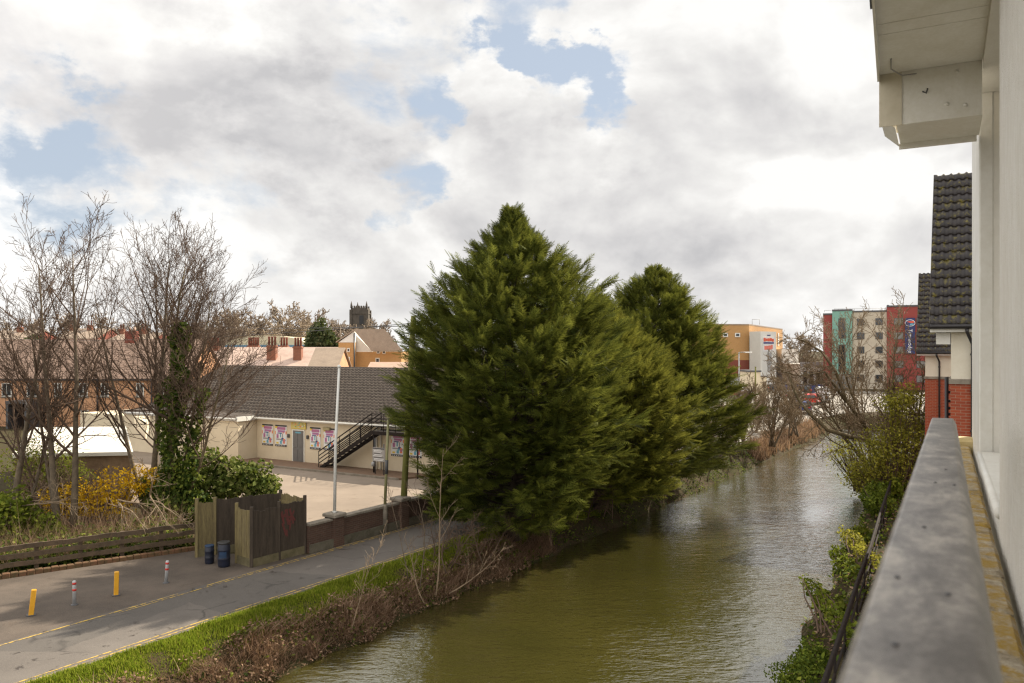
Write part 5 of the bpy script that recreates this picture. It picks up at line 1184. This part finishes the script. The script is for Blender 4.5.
def car(paint,px,py,rz,label,group='cars in the far car park',van=False):
    o=thing('parked_van' if van else 'parked_car',label,'van' if van else 'car',G(px,py,.02),rz,group)
    L=4.2;Wd=.86
    if van: pr=[(-2.3,.35),(-2.3,2.0),(1.0,2.1),(1.7,1.25),(2.4,1.05),(2.45,.35)]
    else: pr=[(-2.05,.38),(-2.1,.85),(-1.75,1.35),(-1.2,1.47),(.25,1.45),(1.0,.98),(1.9,.82),(2.1,.6),(2.1,.35)]
    m=MB(); n=len(pr); vs=[]
    for y,k in ((-Wd,1),(Wd,1)):
        for (x,z) in pr: vs.append((x,y*(.84 if z>1.1 and not van else 1),z))
    fs=[tuple(range(n)),tuple(range(2*n-1,n-1,-1))]+[(i,n+i,n+(i+1)%n,(i+1)%n) for i in range(n)]
    m.add(vs,fs); b=m.build('body',paint,o); md=b.modifiers.new('bevel','BEVEL'); md.width=.05; md.segments=2
    g=MB()
    if van: g.extr([(1.05,-.75,1.95),(1.62,-.75,1.32),(1.62,.75,1.32),(1.05,.75,1.95)],(.04,0,.04)); g.box(-.0,-.885,1.3,.95,.885,1.85)
    else:
        for sgn in (-1,1): g.extr([(-1.6,sgn*.83,.95),(.75,sgn*.83,.97),(.2,sgn*.745,1.38),(-1.3,sgn*.745,1.38)],(0,sgn*.02,0))
        g.extr([(.34,-.66,1.40),(.93,-.72,1.03),(.93,.72,1.03),(.34,.66,1.40)],(.03,0,.03)); g.extr([(-1.78,-.66,1.28),(-2.06,-.72,.95),(-2.06,.72,.95),(-1.78,.66,1.28)],(-.03,0,.03))
    g.build('windows',K['glass'],o)
    for x in (-1.3,1.35):
        for y in (-Wd+.02,Wd-.02):
            w=MB(); w.tube([(x,y-.1,.32),(x,y+.1,.32)],.32,14); ww=w.build('wheel',K['print_black'],o); q=MB(); e=1 if y>0 else -1; q.tube([(x,y+e*.101,.32),(x,y+e*.112,.32)],.19,10); q.build('rim',K['galv'],ww)
    for y in (-.62,.62):
        q=MB(); q.box(2.08 if not van else 2.43,y-.16,.62,2.125 if not van else 2.47,y+.16,.76); q.build('headlight',K['print_white'],o)
        q=MB(); q.box(-2.13 if not van else -2.33,y-.16,.7,-2.07 if not van else -2.29,y+.16,.9); q.build('tail_light',K['red_band'],o)
def paint(n,c): return M_(n,c,tuple(x*.9 for x in c),1,.25,fine=.1)
PW=paint('white car paint',(.72,.72,.72)); PR=paint('red car paint',(.55,.03,.02)); PB=paint('blue car paint',(.02,.04,.16)); PS=paint('silver car paint',(.42,.43,.45)); PK=paint('dark car paint',(.03,.03,.035)); PO=paint('maroon car paint',(.28,.05,.04))
car(PR,812.5,404.5,R(60),'bright red car in the middle of the far car park')
car(PB,802,413,R(75),'dark blue car nearest the canal bend')
car(PS,796,400.5,R(20),'silver car left of the red car')
car(PW,822,402,R(70),'white van standing right of the red car',van=True)
car(PW,740,396.5,R(15),'white car behind the bare shrubs near the street lamp')
car(PO,730,397,R(10),'maroon car beside the white one near the conifer')
car(PK,779,392.5,R(5),'dark car below the blue hoarding')
car(PS,712,394.5,R(5),'silver car half hidden by the right-hand conifer')
car(PK,803,394.5,R(85),'black car just behind the silver car')
# ------------------------------------------------------------------ left background
def terrace():
    d=75.; s=d/F; org=P(-40,CY,d); org.z=0; X=lambda px:(px+40)*s; Z=lambda py:EYE-(py-CY)*s
    o=thing('brick_terrace','long two-storey orange brick terrace behind the bare trees','terrace',org)
    xe=X(188); ez=Z(379)
    m=MB(); m.box(0,0,0,xe,9,ez); m.build('wall',K['orange_brick'],o)
    r=tile_roof('roof',(-.2,-.3,ez+.02),(1,0,0),(0,4.8,3.75),xe+.4,6.09,.33,.3,K['tan_tile'],o,.02,.02,3)
    b=MB(); b.extr([(-.2,9.3,ez+.02),(-.2,4.5,ez+3.77),(xe+.2,4.5,ez+3.77),(xe+.2,9.3,ez+.02)],(0,0,-.06)); b.build('back_slope',K['tan_tile'],r)
    for x in (0,xe-.2):
        g=MB(); g.extr([(x,.05,ez),(x,8.95,ez),(x,4.5,ez+3.5)],(.2,0,0)); g.build('gable',K['orange_brick'],o)
    f=MB(); f.box(-.1,-.3,ez-.14,xe+.1,-.02,ez); f.build('gutter',K['black_plastic'],o)
    def win(px0,px1,y0,y1):
        m=MB(); m.box(X(px0),-.06,Z(y1),X(px1),-.003,Z(y0)); w=m.build('window',K['white_paint'],o)
        m=MB(); c=(X(px0)+X(px1))/2; 
        m.box(X(px0)+.09,-.075,Z(y1)+.1,c-.04,-.0605,Z(y0)-.08); m.box(c+.04,-.075,Z(y1)+.1,X(px1)-.09,-.0605,Z(y0)-.08); m.build('pane',K['glass'],w)
        m=MB(); m.box(X(px0)-.08,-.12,Z(y1)-.1,X(px1)+.08,-.003,Z(y1)-.003); m.build('sill',K['coping'],w)
    for a,b in ((-22,-11),(2,12),(27,38.5),(54.5,62),(79,88),(101,109),(136.5,144),(160,168)): win(a,b,383,396.5)
    for a,b in ((10,18),(81,89),(118,125)): win(a,b,410,420)
    for px in (44.5,98,152):
        q=MB(); q.tube([(X(px),-.1,0),(X(px),-.1,ez-.1)],.09,8); q.build('downpipe',K['black_plastic'],o)
    q=MB(); q.box(X(22),-2.5,2.3,X(42),-.02,2.55); q.box(X(22),-2.4,0,X(22)+.2,-.02,2.3); q.box(X(42)-.2,-2.4,0,X(42),-.02,2.3); q.build('porch',K['dark_grey'],o)
    for px in (104,):
        c=MB(); c.box(X(px),4.0,ez+3.2,X(px)+1.0,5.0,ez+4.6); cc=c.build('chimney',K['dark_red_brick'],r)
        c=MB()
        for i in range(2): c.lathe([(.13,ez+4.6),(.12,ez+5.0)],8,(X(px)+.28+.45*i,4.5))
        c.build('pots',K['tan_tile'],cc)
terrace()
def annexe():
    o=thing('flat_roof_annexe','low white flat-roofed annexe between the trees and the terrace','building',(-22.5,36.0,0))
    fp=[(0,0),(4.9,.8),(-1.1,12.5),(-6.3,12)]
    def grow(e): 
        c=(-.6,6.3); return [(c[0]+(x-c[0])*(1+e),c[1]+(y-c[1])*(1+e)) for x,y in fp]
    m=MB(); m.prism(fp,0,2.35); m.build('wall',M_('stained beige wall',(.30,.20,.12),(.16,.10,.06),.8,.9),o)
    m=MB(); m.prism(grow(.03),2.352,2.52); m.build('roof',M_('white roof membrane',(.74,.70,.63),(.62,.58,.50),.4,.8),o)
    m=MB(); m.prism([(3.0,6.5),(3.4,5.5),(1.0,11.2),(.2,11)],2.523,3.3); m.build('rooflight',K['cream'],o)
annexe()
def gable_house(name,label,px0,px1,yr,ye,d,depth,wallm,roofm,group=None,eave_front=True,chim=(),hip=0):
    s=d/F; org=P(px0,CY,d); org.z=0; X=lambda px:(px-px0)*s; ez=EYE-(ye-CY)*s; rz=EYE-(yr-CY)/F*(d+depth/2)
    o=thing(name,label,'house',org,0,group); xe=X(px1)
    m=MB(); m.box(0,0,0,xe,depth,ez-.01)
    for x in ((0.0,xe-.2) if not hip else (0.0,)): m.extr([(x,.05,ez-.01),(x,depth-.05,ez-.01),(x,depth/2,rz-.15)],(.2,0,0))
    m.build('wall',K[wallm],o)
    r=MB(); h_=hip; r.extr([(-.2,-.3,ez),(xe+.2,-.3,ez),(xe+.2-h_,depth/2,rz),(-.2,depth/2,rz)],(0,0,.1)); r.extr([(xe+.2,depth+.3,ez),(-.2,depth+.3,ez),(-.2,depth/2+.003,rz),(xe+.2-h_,depth/2+.003,rz)],(0,0,.1)); (r.extr([(xe+.205,-.3,ez),(xe+.205,depth+.3,ez),(xe+.205-h_,depth/2,rz)],(0,0,.1)) if hip else None); rr_=r.build('roof',K[roofm],o)
    for (cx,w,yt,yb,np_,yd) in chim:
        zt=EYE-(yt-CY)/F*(d+yd); zb=EYE-(yb-CY)/F*(d+yd)-.6; x0=(cx-w/2-CX)/F*(d+yd)-org.x; x1=(cx+w/2-CX)/F*(d+yd)-org.x
        c=MB(); c.box(x0,yd-.35,zb,x1,yd+.45,zt); c.box(x0-.07,yd-.42,zt-.25,x1+.07,yd+.52,zt-.12); cc=c.build('chimney',K['stack_brick'],rr_)
        for i in range(np_):
            q=MB(); x=x0+(x1-x0)*(i+.5)/np_; q.lathe([(.13,zt),(.11,zt+.8),(.135,zt+.83),(.135,zt+.95)],8,(x,yd+.05)); q.build('pot',K['red_pot'],cc)
    return o
gable_house('terraced_house','pale pink-roofed terrace with clustered chimney pots above the hall ridge',180,322,348,384,84,14,'orange_brick','pink_tile',chim=((272,9,345,356,3,4.5),(298,8,346,356,3,4.5),(284,8,345.5,350,3,8.5),(253.5,11,345.5,349,5,8.5),(215,8,346,352,3,6.5)))
gable_house('terraced_house','brown-roofed house at the right end of the pale terrace',309,336,348.5,371,80,7,'orange_brick','brown_tile')
gable_house('terraced_house','red-orange gabled house peeping out beside the conifer',366,420,363,376,76,7,'orange_brick','tan_tile')
def warehouse():
    d=120; s=d/F; org=P(226,CY,d); org.z=0; o=thing('warehouse','cream curved-roof warehouse behind the chimney pots','warehouse',org); xe=(306-226)*s
    m=MB(); pts=[(0,0,0),(xe,0,0),(xe,0,EYE-(346-CY)*s),(0,0,EYE-(346-CY)*s)]; m.extr(pts,(0,30,0)); m.build('wall',K['white_clad'],o)
    m=MB(); m.box(-.2,-.3,EYE-(347-CY)*s,xe+.2,-.02,EYE-(345-CY)*s); m.build('blue_trim',M_('blue gutter trim',(.12,.28,.42),(.1,.24,.36),1,.5),o)
    m=MB(); n=14; pr=[(-.2+ (xe+.4)*i/n, 0, EYE-(345-CY)*s+ (9.5*s)*math.sin(math.pi*min(1,max(0,i/n)))**.45) for i in range(n+1)]; m.extr([(-.2,0,EYE-(345-CY)*s+.0)]+pr[1:-1]+[(xe+.2,0,EYE-(345-CY)*s)],(0,30,0)); m.build('roof',M_('cream sheet roof',(.66,.60,.42),(.60,.54,.37),.3,.6),o)
    m=MB(); m.bbox(xe*.52,6,EYE+10*s,xe*.56,8,EYE+12.8*s,.1); m.build('roof_vent',K['light_grey'],o)
warehouse()
def flats():
    d=100; s=d/F; org=P(338.5,CY,d); org.z=0; X=lambda px:(px-338.5)*s; Z=lambda py:EYE-(py-CY)*s
    o=thing('orange_flats','orange brick flats with pale gable and tan pitched roof below the church','flats',org)
    m=MB(); m.box(0,0,0,X(354.5),9,Z(342.5)); m.box(X(354.53),1.2,0,X(400),10,Z(352)); m.build('wall',K['buff_brick'],o)
    m=MB(); m.extr([(0,.0,Z(342.4)),(X(354.5),0,Z(342.4)),(X(354.5),0,Z(331))],(0,9,0)); m.build('pale_gable',K['white_clad'],o)
    m=MB(); m.extr([(X(354.5),1.15,Z(351.9)),(X(371),1.15,Z(351.9)),(X(354.5),1.15,Z(335))],(0,.3,0)); m.build('pale_side',K['white_clad'],o)
    m=MB(); m.extr([(X(354.3),-.3,Z(330.4)),(X(372.5),-.3,Z(351.6)),(X(402),.3,Z(351.2)),(X(384),.3,Z(330))],(0,0,.15)); m.build('roof',K['brown_tile'],o)
    m=MB(); m.extr([(-.3,-.2,Z(342.6)),(X(354.5),-.2,Z(330.6)),(X(354.5),9,Z(330.6)),(-.3,9,Z(342.6))],(0,0,.12)); m.build('side_roof',K['brown_tile'],o)
    for (a,b,c,e,y) in ((347,350,348,352,0),(347,350,357,361,0),(375,378.5,349,353.5,1.2),(381,384,350,354,1.2),(374,378,358,364,1.2)):
        m=MB(); m.box(X(a),y-.08,Z(e),X(b),y-.004,Z(c)); w=m.build('window',K['white_paint'],o); m=MB(); m.box(X(a)+.08,y-.1,Z(e)+.1,X(b)-.08,y-.0805,Z(c)-.1); m.build('pane',K['glass'],w)
    q=MB(); q.tube([(X(354.5),-.1,0),(X(354.5),-.1,Z(333))],.1,6); q.build('downpipe',K['black_plastic'],o)
flats()
def church():
    d=300; s=d/F; org=P(359,CY,d); org.z=0; hw=8.2*s; zt=EYE-(308-CY)*s; o=thing('church_tower','dark stone church tower with four corner pinnacles on the skyline','church',org)
    m=MB(); m.box(-hw,0,0,hw,2*hw,zt); 
    for x in (-hw,hw):
        for y in (0,2*hw): m.box(x-.45,y-.45,0,x+.45,y+.45,zt-.6)
    m.box(-hw-.25,-.25,zt-2.2,hw+.25,2*hw+.25,zt-1.7); m.build('tower',K['stone'],o)
    m=MB(); n=7
    for i in range(n):
        x=-hw+ (2*hw)*(i+.15)/n; m.box(x,0,zt+.002,x+2*hw/n*.6,.5,zt+.9); m.box(x,2*hw-.5,zt+.002,x+2*hw/n*.6,2*hw,zt+.9)
    m.build('battlements',K['stone'],o)
    for x in (-hw,hw):
        for y in (0,2*hw):
            xx=x*.93+ (0 if y==0 else -x*.38); q=MB(); q.tube([(xx,y,zt),(xx,y,zt+1.2),(xx,y,zt+2.6)],[.42,.36,.05],6); q.build('pinnacle',K['stone'],o)
    m=MB(); m.box(hw*.05,-.12,zt-6.2,hw*.55,-.01,zt-2.8); m.build('belfry_window',K['print_black'],o)
church()
# dark roofs and skyline on the far left
for i,(a,b,yr,ye,d,lab) in enumerate(((-30,26,331,340,150,'dark distant house on the left skyline with a chimney'),(58,96,329,339,160,'dark gabled distant house behind the brick terrace'),(108,150,333,341,155,'low distant house right of the dark gable'))):
    gable_house('distant_house',lab,a,b,yr,ye,d,12,'dark_red_brick','brown_tile','distant houses on the left skyline',chim=((a+14,5,yr-4,yr+2,2,5),(b-6,5,yr-4,yr+2,2,5)))
# distant trees
DT=dict(L=9,r=.3,depth=3,seg=[5,5,4,3],wan=[.05,.1,.14,.2],trop=[.05,.05,.03,0],taper=[.8,.8,.8,.6],nch=[13,10,7],t0=[.18,.1,.1],ang=[(25,60),(25,60),(25,65)],len=[(.45,.7),(.35,.6),(.3,.55)],lt=[.5,.4,.4],rr=[.5,.5,.6],sides=[5,4,3,3],rmin=.05)
protos=[]
for i in range(3): protos.append(bare_tree('distant_bare_tree','x',(0,0,0),DT,[(0,0,(.05*i,0,1),{}),(.6,0,(.3-.3*i,.1,1),{'L':7.5})],90+i,('far_twig','far_twig'),'bare trees on the far skyline'))
spots=[(238,319,130,'left-most low bare crown above the hall roof'),(262,321,140,'broad bare crown between the ivy tree and the chimneys'),(289,313,150,'tallest pale bare tree left of the evergreen'),(304,318,170,'bare crown touching the left side of the evergreen'),(338,322,180,'bare crown between the evergreen and the church tower'),(367,328,200,'brown bare crown in front of the church tower'),(382,326,220,'bare crown right of the church tower'),(30,322,180,'bare crown above the dark distant house at the far left'),(100,322,190,'bare crown behind the dark gable'),(170,322,190,'bare crown behind the ivy tree on the skyline'),(205,324,170,'bare crown over the left end of the hall ridge'),(15,326,210,'bare crown above the brick terrace roof at the far left'),(62,322,200,'bare crown left of the dark distant gable'),(135,323,200,'bare crown right of the low distant house'),(222,322,150,'bare crown left of the cream warehouse'),(252,322,165,'bare crown just above the warehouse roof'),(346,327,230,'bare crown directly left of the church tower'),(800,338,210,'bare crown between the golden block and the red hotel')]
used=set()
for i,(px,yt,d,lab) in enumerate(spots):
    pr=protos[i%3]; z=EYE-(yt-CY)/F*d; k=z/9.6
    if i<3: t=pr
    else:
        t=pr.copy(); COL.objects.link(t)
        for ch in pr.children: c=ch.copy(); COL.objects.link(c); c.parent=t
    q=P(px,CY,d); t.location=(q.x,q.y,0); t.scale=(k*1.05,k*1.05,k); t.rotation_euler=(0,0,i*1.3); t['label']=lab
eg=P(322,CY,110); eg.z=0
o=shrub('evergreen_tree','grey-green evergreen tree standing above the pale roofs',eg,[(-.3,0,9.0,1.5,1.4,2.4),(.9,0,8.0,1.7,1.5,1.9),(-1.4,0,7.4,1.2,1.3,1.8),(2.3,.3,6.6,1.5,1.4,1.7)],5200,.30,K['evergreen_far'],33,14,None,'tree',.3)
for ch in list(o.children):
    if ch.name.startswith('foliage'): ch.name='crown'
    if ch.name.startswith('stems'): ch.name='limbs'
q=MB(); q.tube([(0,0,0),(0,0,7)],[.35,.15],7); q.build('trunk',K['bark'],o)
eg=P(32,CY,120); eg.z=0
o=shrub('evergreen_tree','dark round evergreen on the left skyline',eg,[(0,0,7.4,2.2,1.8,2.0),(1.5,0,6.6,1.6,1.5,1.5)],2600,.32,K['evergreen_far'],35,8,None,'tree',.3)
q=MB(); q.tube([(0,0,0),(0,0,6)],[.35,.15],7); q.build('trunk',K['bark'],o)
for ob in bpy.data.objects:
    if ob.get('group')=='': del ob['group']
